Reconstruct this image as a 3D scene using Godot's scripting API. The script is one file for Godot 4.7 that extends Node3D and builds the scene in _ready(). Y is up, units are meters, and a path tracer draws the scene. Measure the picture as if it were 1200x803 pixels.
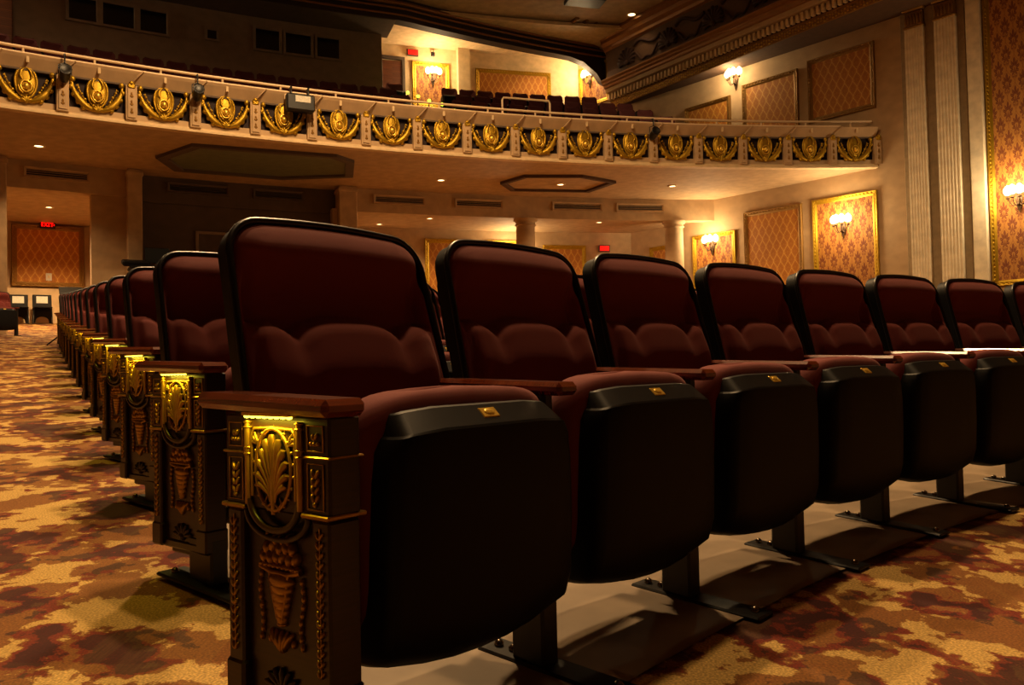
extends Node3D

# ---------------------------------------------------------------- layout constants
const EYE := 0.709                                  # camera height above the carpet under it
const CX := 9.963                                   # centre of the curved house (balcony arc)
const CZ := 13.040
const RB := 32.86                                   # radius of the balcony front
const HOUSE := -41.5                                # compass angle of the long axis (degrees)
const WLAT := 21.05                                 # side wall distance from the long axis
const SOFFIT := 5.32
const CEIL := 11.1
const ROW0 := Vector2(-0.2223, -1.2263)             # aisle end of the first row
const HEAD := 0.8908
const CURV := -0.0965
const PITCH := Vector2(-0.5107, -0.8790)            # from one row to the next
const SP := 0.55                                    # seat spacing

var X := Transform3D.IDENTITY                       # transform used by the shape helpers
var used := {}
var M := {}
var W0 := Vector3.ZERO
var T := Vector3.ZERO
var RT := Vector3.ZERO
var rng := RandomNumberGenerator.new()
var ORD := ["front", "second", "third", "fourth", "fifth", "sixth", "seventh", "eighth", "ninth", "tenth", "eleventh", "twelfth", "thirteenth", "fourteenth"]
var NTH := ["first", "second", "third", "fourth", "fifth", "sixth", "seventh", "eighth", "ninth", "tenth", "eleventh", "twelfth", "thirteenth", "fourteenth", "fifteenth", "sixteenth", "seventeenth", "eighteenth", "nineteenth"]

func _ready() -> void:
	# ---- camera
	var cam := Camera3D.new()
	cam.name = "camera"
	cam.fov = 45.46
	cam.near = 0.05
	cam.far = 120.0
	add_child(cam)
	cam.position = Vector3(0, EYE, 0)
	cam.basis = Basis(Vector3.RIGHT, 0.0273) * Basis(Vector3.BACK, -0.0212)
	cam.current = true
	# ---- environment (a closed hall: no sky light)
	var we := WorldEnvironment.new()
	we.name = "environment"
	var env := Environment.new()
	env.background_mode = Environment.BG_COLOR
	env.background_color = Color(0, 0, 0)
	env.tonemap_mode = Environment.TONE_MAPPER_LINEAR
	env.tonemap_exposure = 1.0
	env.sdfgi_enabled = true
	env.ssao_enabled = true
	env.ssil_enabled = true
	we.environment = env
	add_child(we)
	rng.seed = 77
	var az := deg_to_rad(HOUSE)
	T = Vector3(-sin(az), 0, cos(az))
	RT = Vector3(cos(az), 0, sin(az))
	W0 = Vector3(8.928, 0, -19.896)
	materials()
	house_lights()
	shell()
	floors()
	right_wall()
	entablature()
	under_balcony()
	balcony()
	balcony_back()
	seating()
	far_things()

# ================================================================= bookkeeping
func uniq(called: String) -> String:
	var n: int = used.get(called, 0)
	used[called] = n + 1
	return called if n == 0 else "%s_%03d" % [called, n]

func part(parent: Node, called: String, st: SurfaceTool, m: Material, label := "") -> MeshInstance3D:
	st.generate_normals()
	var mi := MeshInstance3D.new()
	mi.mesh = st.commit()
	mi.material_override = m
	return attach(parent, called, mi, label)

func attach(parent: Node, called: String, mi: Node3D, label := "") -> Node3D:
	var nm := called
	var k := 0
	while parent.has_node(NodePath(nm)):
		k += 1
		nm = "%s_%03d" % [called, k]
	mi.name = nm
	parent.add_child(mi)
	if label != "":
		mi.set_meta("label", label)
	return mi

func inst(parent: Node, called: String, mesh: Mesh, m: Material, xf: Transform3D) -> MeshInstance3D:
	var mi := MeshInstance3D.new()
	mi.mesh = mesh
	mi.material_override = m
	attach(parent, called, mi)
	mi.transform = xf
	return mi

func thing(called: String, label: String, category: String, at := Vector3.ZERO, th := 0.0, group := "") -> Node3D:
	var n := Node3D.new()
	n.name = uniq(called)
	add_child(n)
	n.position = at
	n.basis = Basis(Vector3.UP, -deg_to_rad(th))
	n.set_meta("label", label)
	n.set_meta("category", category)
	if group != "":
		n.set_meta("group", group)
	X = Transform3D.IDENTITY
	return n

func setting(called: String, label: String, at := Vector3.ZERO, th := 0.0) -> Node3D:
	var n := Node3D.new()
	n.name = uniq(called)
	add_child(n)
	n.position = at
	n.basis = Basis(Vector3.UP, -deg_to_rad(th))
	n.set_meta("label", label)
	n.set_meta("category", called.split("_")[0])
	n.set_meta("kind", "structure")
	X = Transform3D.IDENTITY
	return n

func twin(src: Node3D, label: String, at: Vector3, b: Basis) -> Node3D:
	var n: Node3D = src.duplicate()
	n.name = uniq(String(src.name).split("_0")[0])
	add_child(n)
	n.position = at
	n.basis = b
	n.set_meta("label", label)
	return n

func pol(r: float, th: float, y := 0.0) -> Vector3:
	var a := deg_to_rad(th)
	return Vector3(CX + r * sin(a), y, CZ - r * cos(a))

func wal(t: float, y := 0.0, off := 0.0) -> Vector3:
	return W0 + T * t - RT * off + Vector3(0, y, 0)

func ground(x: float, z: float) -> float:
	var s := -0.4 * x - 0.9166 * z
	if s < 0.0:
		return 0.0633 * s
	return 0.0633 * s + 0.0009 * s * s - 0.000004 * s * s * s

# ================================================================= shape helpers
var sgn := 1
func newst() -> SurfaceTool:
	var st := SurfaceTool.new()
	st.begin(Mesh.PRIMITIVE_TRIANGLES)
	sgn = 1
	return st

func flat(st: SurfaceTool) -> void:
	st.set_smooth_group(-1)

func smooth(st: SurfaceTool) -> void:
	sgn += 1
	st.set_smooth_group(sgn)

func tri(st: SurfaceTool, a: Vector3, b: Vector3, c: Vector3) -> void:
	st.add_vertex(X * a)
	st.add_vertex(X * c)
	st.add_vertex(X * b)

func quad(st: SurfaceTool, a: Vector3, b: Vector3, c: Vector3, d: Vector3) -> void:
	tri(st, a, b, c)
	tri(st, a, c, d)

func bx(st: SurfaceTool, c: Vector3, s: Vector3, bev := 0.0) -> void:
	flat(st)
	var h := s * 0.5
	var b := minf(bev, minf(h.x, minf(h.y, h.z)) * 0.98)
	var P := func(sx: float, sy: float, sz: float, ax: int) -> Vector3:
		var v := Vector3(h.x - b, h.y - b, h.z - b)
		v[ax] = h[ax]
		return c + Vector3(v.x * sx, v.y * sy, v.z * sz)
	for ax in 3:
		var u := (ax + 1) % 3
		var w := (ax + 2) % 3
		for sg in [-1.0, 1.0]:
			var q: Array = []
			for e in [[-1.0, -1.0], [1.0, -1.0], [1.0, 1.0], [-1.0, 1.0]]:
				var s3 := Vector3.ZERO
				s3[ax] = sg
				s3[u] = e[0]
				s3[w] = e[1]
				q.append(P.call(s3.x, s3.y, s3.z, ax))
			if sg > 0:
				quad(st, q[0], q[1], q[2], q[3])
			else:
				quad(st, q[3], q[2], q[1], q[0])
	if b <= 0.0:
		return
	for ax in 3:
		var u := (ax + 1) % 3
		var w := (ax + 2) % 3
		for su in [-1.0, 1.0]:
			for sw in [-1.0, 1.0]:
				var v0 := Vector3.ZERO
				v0[ax] = -1.0
				v0[u] = su
				v0[w] = sw
				var v1 := v0
				v1[ax] = 1.0
				var a0: Vector3 = P.call(v0.x, v0.y, v0.z, u)
				var a1: Vector3 = P.call(v1.x, v1.y, v1.z, u)
				var b1: Vector3 = P.call(v1.x, v1.y, v1.z, w)
				var b0: Vector3 = P.call(v0.x, v0.y, v0.z, w)
				if su * sw > 0:
					quad(st, a0, b0, b1, a1)
				else:
					quad(st, a0, a1, b1, b0)
	for sx in [-1.0, 1.0]:
		for sy in [-1.0, 1.0]:
			for sz in [-1.0, 1.0]:
				var a: Vector3 = P.call(sx, sy, sz, 0)
				var e: Vector3 = P.call(sx, sy, sz, 1)
				var g: Vector3 = P.call(sx, sy, sz, 2)
				if sx * sy * sz > 0:
					tri(st, a, e, g)
				else:
					tri(st, a, g, e)

func grid(st: SurfaceTool, nu: int, nv: int, f: Callable) -> void:
	smooth(st)
	var p: Array = []
	for j in nv + 1:
		var r: Array = []
		for i in nu + 1:
			r.append(f.call(float(i) / nu, float(j) / nv))
		p.append(r)
	for j in nv:
		for i in nu:
			quad(st, p[j][i], p[j][i + 1], p[j + 1][i + 1], p[j + 1][i])

func tube(st: SurfaceTool, pts: Array, radii, n := 8, squash := 1.0) -> void:
	smooth(st)
	var rings: Array = []
	var up := Vector3.UP
	var m := pts.size()
	var d0: Vector3 = (pts[1] - pts[0]).normalized()
	if absf(d0.dot(up)) > 0.9:
		up = Vector3.RIGHT
	var side := d0.cross(up).normalized()
	for i in m:
		var a: Vector3 = pts[maxi(i - 1, 0)]
		var b: Vector3 = pts[mini(i + 1, m - 1)]
		var d := (b - a).normalized()
		side = (side - d * side.dot(d)).normalized()
		var nrm := side.cross(d)
		var r: float = radii[i] if radii is Array else radii
		var ring: Array = []
		for k in n:
			var an := TAU * k / n
			ring.append(pts[i] + (side * cos(an) + nrm * sin(an) * squash) * r)
		rings.append(ring)
	for i in m - 1:
		for k in n:
			var k2 := (k + 1) % n
			quad(st, rings[i][k], rings[i][k2], rings[i + 1][k2], rings[i + 1][k])
	flat(st)
	for k in range(1, n - 1):
		tri(st, rings[0][0], rings[0][k + 1], rings[0][k])
		tri(st, rings[m - 1][0], rings[m - 1][k], rings[m - 1][k + 1])

func blob(st: SurfaceTool, c: Vector3, ax: Vector3, ay: Vector3, az: Vector3, nu := 10, nv := 6) -> void:
	grid(st, nu, nv, func(u: float, v: float) -> Vector3:
		var a := TAU * u
		var b := PI * (v - 0.5)
		return c + ax * cos(a) * cos(b) + az * sin(a) * cos(b) * -1.0 + ay * sin(b))

func lathe(st: SurfaceTool, prof: Array, n := 16, o := Vector3.ZERO) -> void:
	smooth(st)
	for i in prof.size() - 1:
		var p: Vector2 = prof[i]
		var q: Vector2 = prof[i + 1]
		for k in n:
			var a := TAU * k / n
			var b := TAU * (k + 1) / n
			quad(st, o + Vector3(p.x * cos(a), p.y, p.x * sin(a)), o + Vector3(q.x * cos(a), q.y, q.x * sin(a)), o + Vector3(q.x * cos(b), q.y, q.x * sin(b)), o + Vector3(p.x * cos(b), p.y, p.x * sin(b)))

# a closed profile (radius, height) swept round the house centre
func arc(st: SurfaceTool, prof: Array, th0: float, th1: float, n := 0) -> void:
	flat(st)
	if n == 0:
		n = maxi(1, int(ceil(absf(th1 - th0) / 0.9)))
	var m := prof.size()
	for i in n:
		var a := lerpf(th0, th1, float(i) / n)
		var b := lerpf(th0, th1, float(i + 1) / n)
		for k in m:
			var p: Vector2 = prof[k]
			var q: Vector2 = prof[(k + 1) % m]
			quad(st, pol(p.x, a, p.y), pol(p.x, b, p.y), pol(q.x, b, q.y), pol(q.x, a, q.y))
	var poly := PackedVector2Array(prof)
	var idx := Geometry2D.triangulate_polygon(poly)
	for e in [th0, th1]:
		for i in range(0, idx.size(), 3):
			var p: Vector2 = prof[idx[i]]
			var q: Vector2 = prof[idx[i + 1]]
			var r: Vector2 = prof[idx[i + 2]]
			tri(st, pol(p.x, e, p.y), pol(q.x, e, q.y), pol(r.x, e, r.y))

func rect(r0: float, r1: float, y0: float, y1: float) -> Array:
	return [Vector2(r0, y0), Vector2(r1, y0), Vector2(r1, y1), Vector2(r0, y1)]

# closed polygon (x, y) extruded from z0 to z1
func extrude(st: SurfaceTool, poly: Array, z0: float, z1: float) -> void:
	flat(st)
	var m := poly.size()
	for k in m:
		var p: Vector2 = poly[k]
		var q: Vector2 = poly[(k + 1) % m]
		quad(st, Vector3(p.x, p.y, z0), Vector3(q.x, q.y, z0), Vector3(q.x, q.y, z1), Vector3(p.x, p.y, z1))
	var idx := Geometry2D.triangulate_polygon(PackedVector2Array(poly))
	for z in [z0, z1]:
		for i in range(0, idx.size(), 3):
			var p: Vector2 = poly[idx[i]]
			var q: Vector2 = poly[idx[i + 1]]
			var r: Vector2 = poly[idx[i + 2]]
			tri(st, Vector3(p.x, p.y, z), Vector3(q.x, q.y, z), Vector3(r.x, r.y, z))

# mitred picture-frame moulding, w by h, centred, profile of (inset, out)
func moulding(st: SurfaceTool, w: float, h: float, prof: Array) -> void:
	flat(st)
	for k in prof.size() - 1:
		var p: Vector2 = prof[k]
		var q: Vector2 = prof[k + 1]
		var a: Array = []
		var b: Array = []
		for s in [[-1, -1], [1, -1], [1, 1], [-1, 1]]:
			a.append(Vector3(s[0] * (w * 0.5 - p.x), s[1] * (h * 0.5 - p.x), p.y))
			b.append(Vector3(s[0] * (w * 0.5 - q.x), s[1] * (h * 0.5 - q.x), q.y))
		for i in 4:
			var j := (i + 1) % 4
			quad(st, a[i], a[j], b[j], b[i])

# ================================================================= materials
func noise_img(n: int, freq: float, seed_: int, oct := 4, warp := 0.0) -> Image:
	var f := FastNoiseLite.new()
	f.noise_type = FastNoiseLite.TYPE_SIMPLEX_SMOOTH
	f.seed = seed_
	f.frequency = freq
	f.fractal_octaves = oct
	if warp > 0.0:
		f.domain_warp_enabled = true
		f.domain_warp_amplitude = warp
		f.domain_warp_frequency = freq * 1.3
	var im := f.get_seamless_image(n, n)
	im.convert(Image.FORMAT_L8)
	return im

func tint_tex(im: Image, lo: Color, hi: Color) -> ImageTexture:
	var n := im.get_width()
	var src := im.get_data()
	var out := PackedByteArray()
	out.resize(n * n * 3)
	for i in n * n:
		var c := lo.lerp(hi, src[i] / 255.0)
		out[i * 3] = int(c.r * 255)
		out[i * 3 + 1] = int(c.g * 255)
		out[i * 3 + 2] = int(c.b * 255)
	return ImageTexture.create_from_image(Image.create_from_data(n, n, false, Image.FORMAT_RGB8, out))

func norm_tex(im: Image, amount: float) -> ImageTexture:
	var c := im.duplicate() as Image
	c.convert(Image.FORMAT_RGB8)
	c.bump_map_to_normal_map(amount)
	return ImageTexture.create_from_image(c)

func mat(col: Color, rough := 0.6, metal := 0.0) -> StandardMaterial3D:
	var m := StandardMaterial3D.new()
	m.albedo_color = col
	m.roughness = rough
	m.metallic = metal
	m.cull_mode = BaseMaterial3D.CULL_DISABLED
	return m

func texd(m: StandardMaterial3D, tex: Texture2D, scale: float, nrm: Texture2D = null, nscale := 0.4, world := false) -> StandardMaterial3D:
	m.albedo_texture = tex
	m.uv1_triplanar = true
	m.uv1_world_triplanar = world
	m.uv1_scale = Vector3.ONE * scale
	if nrm != null:
		m.normal_enabled = true
		m.normal_texture = nrm
		m.normal_scale = nscale
	return m

func glow(col: Color, energy: float) -> StandardMaterial3D:
	var m := mat(col, 0.5)
	m.emission_enabled = true
	m.emission = col
	m.emission_energy_multiplier = energy
	return m

func carpet_image(n: int) -> Image:
	var a := noise_img(n, 5.0 / n, 11, 4, 60.0).get_data()
	var b := noise_img(n, 22.0 / n, 23, 3, 20.0).get_data()
	var c := noise_img(n, 6.5 / n, 37, 4, 60.0).get_data()
	var g := noise_img(n, 0.35, 5, 1).get_data()
	var out := PackedByteArray()
	out.resize(n * n * 3)
	var maroon := Color(0.25, 0.055, 0.03)
	var rust := Color(0.45, 0.15, 0.06)
	var gold := Color(0.52, 0.33, 0.13)
	var tan_ := Color(0.78, 0.64, 0.36)
	var olive := Color(0.34, 0.25, 0.12)
	for i in n * n:
		var v := a[i] / 255.0 + (b[i] / 255.0 - 0.5) * 0.46
		var w := c[i] / 255.0 + (b[i] / 255.0 - 0.5) * 0.34
		var col := maroon
		if v > 0.50:
			col = tan_ if w > 0.44 else gold
			if v < 0.535:
				col = gold
		elif w > 0.60:
			col = gold if w > 0.66 else rust
		elif w < 0.33:
			col = olive.lerp(maroon, 0.35)
		elif v > 0.40:
			col = rust
		var k := 0.72 + 0.5 * g[i] / 255.0
		out[i * 3] = int(clampf(col.r * k, 0, 1) * 255)
		out[i * 3 + 1] = int(clampf(col.g * k, 0, 1) * 255)
		out[i * 3 + 2] = int(clampf(col.b * k, 0, 1) * 255)
	return Image.create_from_data(n, n, false, Image.FORMAT_RGB8, out)

# printed damask: half-drop repeat of a leafy palmette inside an ogee lattice
func damask_image(n: int, ground_c: Color, motif: Color, line: Color, lw: float) -> Image:
	var out := PackedByteArray()
	out.resize(n * n * 3)
	var ns := noise_img(n, 0.06, 9, 2).get_data()
	# leaves: centre x, y, half length, half width, turn
	var lf := [[0.0, 0.20, 0.16, 0.06, 0.0], [0.13, 0.13, 0.13, 0.045, 0.6], [0.20, 0.02, 0.13, 0.045, 1.05], [0.17, -0.11, 0.11, 0.04, 1.75], [0.09, -0.20, 0.10, 0.035, 2.4], [0.0, -0.10, 0.12, 0.03, 0.0], [0.0, -0.30, 0.09, 0.022, 0.0], [0.10, -0.33, 0.06, 0.03, 1.2]]
	for y in n:
		for x in n:
			var u := float(x) / n * 2.0
			var v := 1.0 - float(y) / n
			var best := 0.0
			var ln := 0.0
			for q in 2:
				var cu := absf(fposmod(u + 0.5 * q, 1.0) - 0.5)
				var cv := fposmod(v + 0.5 * q, 1.0) - 0.5
				if q == 0 and absf(cu - 0.25 * (1.0 + cos(TAU * cv))) < lw:
					ln = 1.0
				for l in lf:
					var dx: float = cu - l[0]
					var dy: float = cv - l[1]
					var a: float = dx * sin(l[4]) + dy * cos(l[4])
					var b: float = dx * cos(l[4]) - dy * sin(l[4])
					if a * a / (l[2] * l[2]) + b * b / (l[3] * l[3] * 1.5) < 1.0 and absf(b) > 0.006:
						best = 1.0
						break
			var c := ground_c.lerp(motif, best * 0.85)
			c = c.lerp(line, ln * 0.7)
			var k := 0.9 + 0.18 * ns[y * n + x] / 255.0
			var i := (y * n + x) * 3
			out[i] = int(clampf(c.r * k, 0, 1) * 255)
			out[i + 1] = int(clampf(c.g * k, 0, 1) * 255)
			out[i + 2] = int(clampf(c.b * k, 0, 1) * 255)
	return Image.create_from_data(n, n, false, Image.FORMAT_RGB8, out)

func materials() -> void:
	var fine := noise_img(256, 0.25, 3, 2)
	var mid := noise_img(256, 0.03, 4, 4)
	var grain := noise_img(256, 0.02, 8, 4)
	var streak := Image.create(256, 256, false, Image.FORMAT_L8)
	for y in 256:
		for x in 256:
			streak.set_pixel(x, y, grain.get_pixel(int(x / 8.0), (y * 5) % 256).lerp(fine.get_pixel(x, y), 0.25))
	var t_soft := tint_tex(mid, Color(0.86, 0.86, 0.86), Color(1, 1, 1))
	var t_fine := tint_tex(fine, Color(0.7, 0.7, 0.7), Color(1, 1, 1))
	var t_wood := tint_tex(streak, Color(0.5, 0.42, 0.38), Color(1, 1, 1))
	var n_fine := norm_tex(fine, 4.0)
	var n_mid := norm_tex(mid, 3.0)
	var cim := carpet_image(1024)
	M.carpet = texd(mat(Color(1, 1, 1), 0.95), ImageTexture.create_from_image(cim), 1.0 / 2.3, null, 0.4, true)
	M.concrete = texd(mat(Color(0.60, 0.52, 0.42), 0.6), t_soft, 0.7, null, 0.2, true)
	M.fabric = texd(mat(Color(0.53, 0.205, 0.185), 0.9), t_fine, 14.0, n_fine, 0.5)
	M.fabric.rim_enabled = true
	M.fabric.rim = 0.35
	M.shell = texd(mat(Color(0.07, 0.07, 0.075), 0.5), t_fine, 9.0, n_fine, 0.12)
	M.shell.metallic_specular = 0.28
	M.piping = mat(Color(0.05, 0.048, 0.05), 0.35)
	M.steel = texd(mat(Color(0.035, 0.033, 0.034), 0.4), t_soft, 3.0)
	M.bolt = mat(Color(0.5, 0.46, 0.4), 0.25, 1.0)
	M.armwood = texd(mat(Color(0.54, 0.24, 0.10), 0.22), t_wood, 5.0)
	M.armwood.clearcoat_enabled = true
	M.armwood.clearcoat = 0.6
	M.armwood.clearcoat_roughness = 0.15
	M.walnut = texd(mat(Color(0.20, 0.105, 0.055), 0.36), t_wood, 4.0)
	M.bronze = texd(mat(Color(0.70, 0.54, 0.24), 0.33, 0.8), t_soft, 6.0)
	M.brass = texd(mat(Color(0.98, 0.82, 0.34), 0.35, 0.7), t_soft, 20.0)
	M.gilt = texd(mat(Color(0.80, 0.64, 0.17), 0.42, 0.75), t_fine, 3.0, n_fine, 0.35)
	M.giltdull = texd(mat(Color(0.62, 0.45, 0.17), 0.5, 0.5), t_fine, 2.5, n_fine, 0.6)
	M.plaster = texd(mat(Color(0.74, 0.62, 0.47), 0.8), t_soft, 0.4, n_mid, 0.12)
	M.cream = texd(mat(Color(0.86, 0.75, 0.58), 0.75), t_soft, 0.5)
	M.ivory = texd(mat(Color(0.93, 0.87, 0.75), 0.75), t_soft, 0.5)
	M.iron = texd(mat(Color(0.30, 0.21, 0.11), 0.5, 0.4), t_soft, 3.0)
	M.stone = texd(mat(Color(0.60, 0.52, 0.40), 0.8), t_soft, 0.6, n_mid, 0.15)
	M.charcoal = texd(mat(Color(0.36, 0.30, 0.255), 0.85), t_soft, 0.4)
	M.booth = texd(mat(Color(0.58, 0.50, 0.43), 0.85), t_soft, 0.4)
	M.recess = texd(mat(Color(0.44, 0.46, 0.36), 0.6), t_soft, 0.5)
	M.darkred = texd(mat(Color(0.13, 0.035, 0.03), 0.8), t_soft, 1.0)
	M.beam = texd(mat(Color(0.17, 0.095, 0.055), 0.7), t_soft, 0.5)
	M.bronzepaint = texd(mat(Color(0.58, 0.38, 0.17), 0.42, 0.3), t_soft, 0.6)
	M.ornament = texd(mat(Color(0.22, 0.12, 0.08), 0.95), t_soft, 1.0)
	M.frieze = texd(mat(Color(0.34, 0.24, 0.16), 0.95), t_soft, 0.7)
	M.door = texd(mat(Color(0.50, 0.28, 0.13), 0.6), t_wood, 1.0)
	M.glass = mat(Color(0.01, 0.01, 0.012), 0.1)
	M.black = mat(Color(0.02, 0.02, 0.022), 0.45)
	M.paper = texd(mat(Color(0.85, 0.83, 0.78), 0.8), t_soft, 3.0)
	M.rail = mat(Color(0.86, 0.76, 0.62), 0.45, 0.0)
	M.balseat = texd(mat(Color(0.40, 0.16, 0.16), 0.9), t_fine, 6.0)
	M.damask = texd(mat(Color(1, 1, 1), 0.7), ImageTexture.create_from_image(damask_image(512, Color(0.70, 0.48, 0.20), Color(0.38, 0.14, 0.05), Color(0.55, 0.31, 0.12), 0.02)), 1.0 / 0.62)
	M.lattice = texd(mat(Color(1, 1, 1), 0.7), ImageTexture.create_from_image(damask_image(384, Color(0.70, 0.455, 0.13), Color(0.61, 0.36, 0.085), Color(0.83, 0.66, 0.32), 0.045)), 1.0 / 0.42)
	M.lamp = glow(Color(1.0, 0.88, 0.66), 8.0)
	M.lens = glow(Color(1.0, 0.86, 0.62), 5.0)
	M.aisle = glow(Color(1.0, 0.92, 0.28), 5.0)
	M.step = glow(Color(0.85, 1.0, 0.25), 3.0)
	M.exit = glow(Color(1.0, 0.04, 0.03), 1.6)

# ================================================================= lamps
func spot(parent: Node3D, at: Vector3, energy: float, angle: float, size: float, col: Color) -> void:
	var l := SpotLight3D.new()
	l.light_color = col
	l.light_energy = energy
	l.spot_angle = angle
	l.spot_range = 60.0
	l.spot_attenuation = 2.0
	l.spot_angle_attenuation = 0.6
	l.light_size = size
	l.shadow_enabled = true
	attach(parent, "light", l)
	l.position = at
	l.rotation = Vector3(-PI / 2, 0, 0)

func omni(parent: Node3D, at: Vector3, energy: float, size: float, col: Color) -> void:
	var l := OmniLight3D.new()
	l.light_color = col
	l.light_energy = energy
	l.omni_range = 50.0
	l.omni_attenuation = 2.0
	l.light_size = size
	l.shadow_enabled = true
	attach(parent, "light", l)
	l.position = at

const WARM := Color(1.0, 0.81, 0.57)

func downlight(at: Vector3, r: float, energy: float, angle: float, label: String, group: String) -> void:
	var d := thing("ceiling_downlight", label, "downlight", at, 0.0, group)
	var st := newst()
	lathe(st, [Vector2(r * 0.8, 0.0), Vector2(r * 0.85, -0.02), Vector2(r * 1.15, -0.025), Vector2(r * 1.25, 0.0)], 20)
	part(d, "trim_ring", st, M.cream)
	st = newst()
	lathe(st, [Vector2(0.001, -0.012), Vector2(r * 0.5, -0.014), Vector2(r * 0.82, -0.008)], 20)
	part(d, "lens", st, M.lens, "glowing lens")
	spot(d, Vector3(0, -0.05, 0), energy, angle, r * 2.0, WARM)

func house_lights() -> void:
	# x, z, energy, cone
	for p in [[0.3, -4.8, 50.0, 56.0], [-0.4, -7.4, 120.0, 80.0], [-1.9, -11.0, 130.0, 82.0], [-9.4, -14.0, 16.0, 82.0]]:
		downlight(Vector3(p[0], CEIL, p[1]), 0.14, p[2], p[3], "round house downlight in the main ceiling over the orchestra seats", "house downlights")

# ================================================================= room shell
func shell() -> void:
	var c := setting("ceiling", "brown plaster main ceiling of the auditorium")
	var st := newst()
	flat(st)
	var poly := [Vector3(-32, CEIL, 16), Vector3(32, CEIL, 16), Vector3(32, CEIL, -32), Vector3(-32, CEIL, -32)]
	quad(st, poly[0], poly[3], poly[2], poly[1])
	for p in [0, 1, 2, 3]:
		var a: Vector3 = poly[p]
		var b: Vector3 = poly[(p + 1) % 4]
		quad(st, a, b, b + Vector3(0, 0.3, 0), a + Vector3(0, 0.3, 0))
	quad(st, poly[0] + Vector3(0, 0.3, 0), poly[1] + Vector3(0, 0.3, 0), poly[2] + Vector3(0, 0.3, 0), poly[3] + Vector3(0, 0.3, 0))
	part(c, "plaster", st, M.plaster)
	# half round plaster medallion in the ceiling near the cornice
	st = newst()
	for k in 3:
		var pts: Array = []
		for i in 21:
			var a := PI * i / 20.0
			pts.append(pol(38.6, -9.9, CEIL - 0.02) + Vector3(cos(a + 0.55) * (1.35 - 0.36 * k), 0, -sin(a + 0.55) * (1.35 - 0.36 * k)))
		tube(st, pts, 0.07 - 0.015 * k, 6)
	part(c, "medallion", st, M.giltdull, "half round plaster medallion")
	st = newst()
	X = Transform3D(Basis(Vector3.UP, -deg_to_rad(-15.0)), pol(36.9, -12.0, CEIL - 0.06))
	bx(st, Vector3.ZERO, Vector3(1.1, 0.12, 0.6), 0.02)
	X = Transform3D.IDENTITY
	part(c, "air_grille", st, M.black, "black ceiling grille")
	# left, front and far walls close the room outside the picture
	var back := Vector3(sin(deg_to_rad(HOUSE)), 0, -cos(deg_to_rad(HOUSE)))
	var mid := Vector3(CX, 0, CZ)
	var w := setting("wall_left", "plain plaster side wall across the hall", mid - RT * 15.0 + back * 24.0, HOUSE - 90.0)
	st = newst()
	bx(st, Vector3(0, 5, -0.2), Vector3(44, 13, 0.3))
	part(w, "plaster", st, M.plaster)
	w = setting("wall_front", "dark stage end wall", mid + back * 6.0 + RT * 4.0, HOUSE + 180.0)
	st = newst()
	bx(st, Vector3(0, 5, -0.2), Vector3(46, 14, 0.3))
	part(w, "plaster", st, M.charcoal)

func floors() -> void:
	var f := setting("floor", "raked auditorium floor with patterned carpet and bare painted slab under the seats")
	var st := newst()
	grid(st, 70, 80, func(u: float, v: float) -> Vector3:
		var x := lerpf(-30.0, 26.0, u)
		var z := lerpf(14.0, -31.0, v)
		return Vector3(x, ground(x, z), z))
	part(f, "carpet", st, M.carpet, "gold, tan and maroon leaf patterned carpet")
	st = newst()
	grid(st, 40, 60, func(u: float, v: float) -> Vector3:
		var k := lerpf(0.03, 11.0, u)
		var d := lerpf(-0.09, 12.0, v)
		var q := rowpos(k, 0)
		var sh := PITCH * (d / 0.93)
		if d < 0:
			sh = Vector2(-sin(rowang(k)), -cos(rowang(k))) * d
		var x := q.x + sh.x
		var z := q.y + sh.y
		return Vector3(x, ground(x, z) + 0.006, z))
	part(f, "painted_slab", st, M.concrete, "smooth beige painted slab under the seat rows")

func rowang(k: float) -> float:
	return HEAD + CURV * k * SP

func rowpos(k: float, n: int) -> Vector2:
	var a := rowang(k)
	return ROW0 + PITCH * n + Vector2((sin(a) - sin(HEAD)) / CURV, (cos(a) - cos(HEAD)) / CURV)

# ================================================================= right wall
func wall_panel(t0: float, t1: float, y0: float, y1: float, m: Material, label: String, border: Material) -> Node3D:
	var p := thing("wall_panel", label, "wall panel", wal((t0 + t1) * 0.5, (y0 + y1) * 0.5, 0.0), 90.0 + HOUSE)
	framed(p, t1 - t0, y1 - y0, m, border)
	return p

func framed(p: Node3D, w: float, h: float, m: Material, border: Material, b := 0.13) -> void:
	var st := newst()
	bx(st, Vector3(0, 0, 0.012), Vector3(w - b, h - b, 0.02))
	part(p, "damask_field", st, m, "woven damask fabric")
	st = newst()
	moulding(st, w, h, [Vector2(0, 0), Vector2(0, 0.05), Vector2(b * 0.12, 0.07), Vector2(b * 0.3, 0.06), Vector2(b * 0.45, 0.045), Vector2(b * 0.62, 0.05), Vector2(b * 0.8, 0.035), Vector2(b, 0.02)])
	part(p, "frame", st, border, "carved frame moulding")
	st = newst()
	var nb := int(w / 0.09)
	for s in [-1.0, 1.0]:
		for i in nb:
			blob(st, Vector3(-w * 0.5 + b * 0.4 + (w - b * 0.8) * i / (nb - 1), s * (h * 0.5 - b * 0.4), 0.05), Vector3(0.034, 0, 0), Vector3(0, 0.02, 0), Vector3(0, 0, 0.02), 6, 4)
	nb = int(h / 0.09)
	for s in [-1.0, 1.0]:
		for i in range(1, nb - 1):
			blob(st, Vector3(s * (w * 0.5 - b * 0.4), -h * 0.5 + b * 0.4 + (h - b * 0.8) * i / (nb - 1), 0.05), Vector3(0.02, 0, 0), Vector3(0, 0.034, 0), Vector3(0, 0, 0.02), 6, 4)
	part(p, "bead_moulding", st, border)

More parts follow.
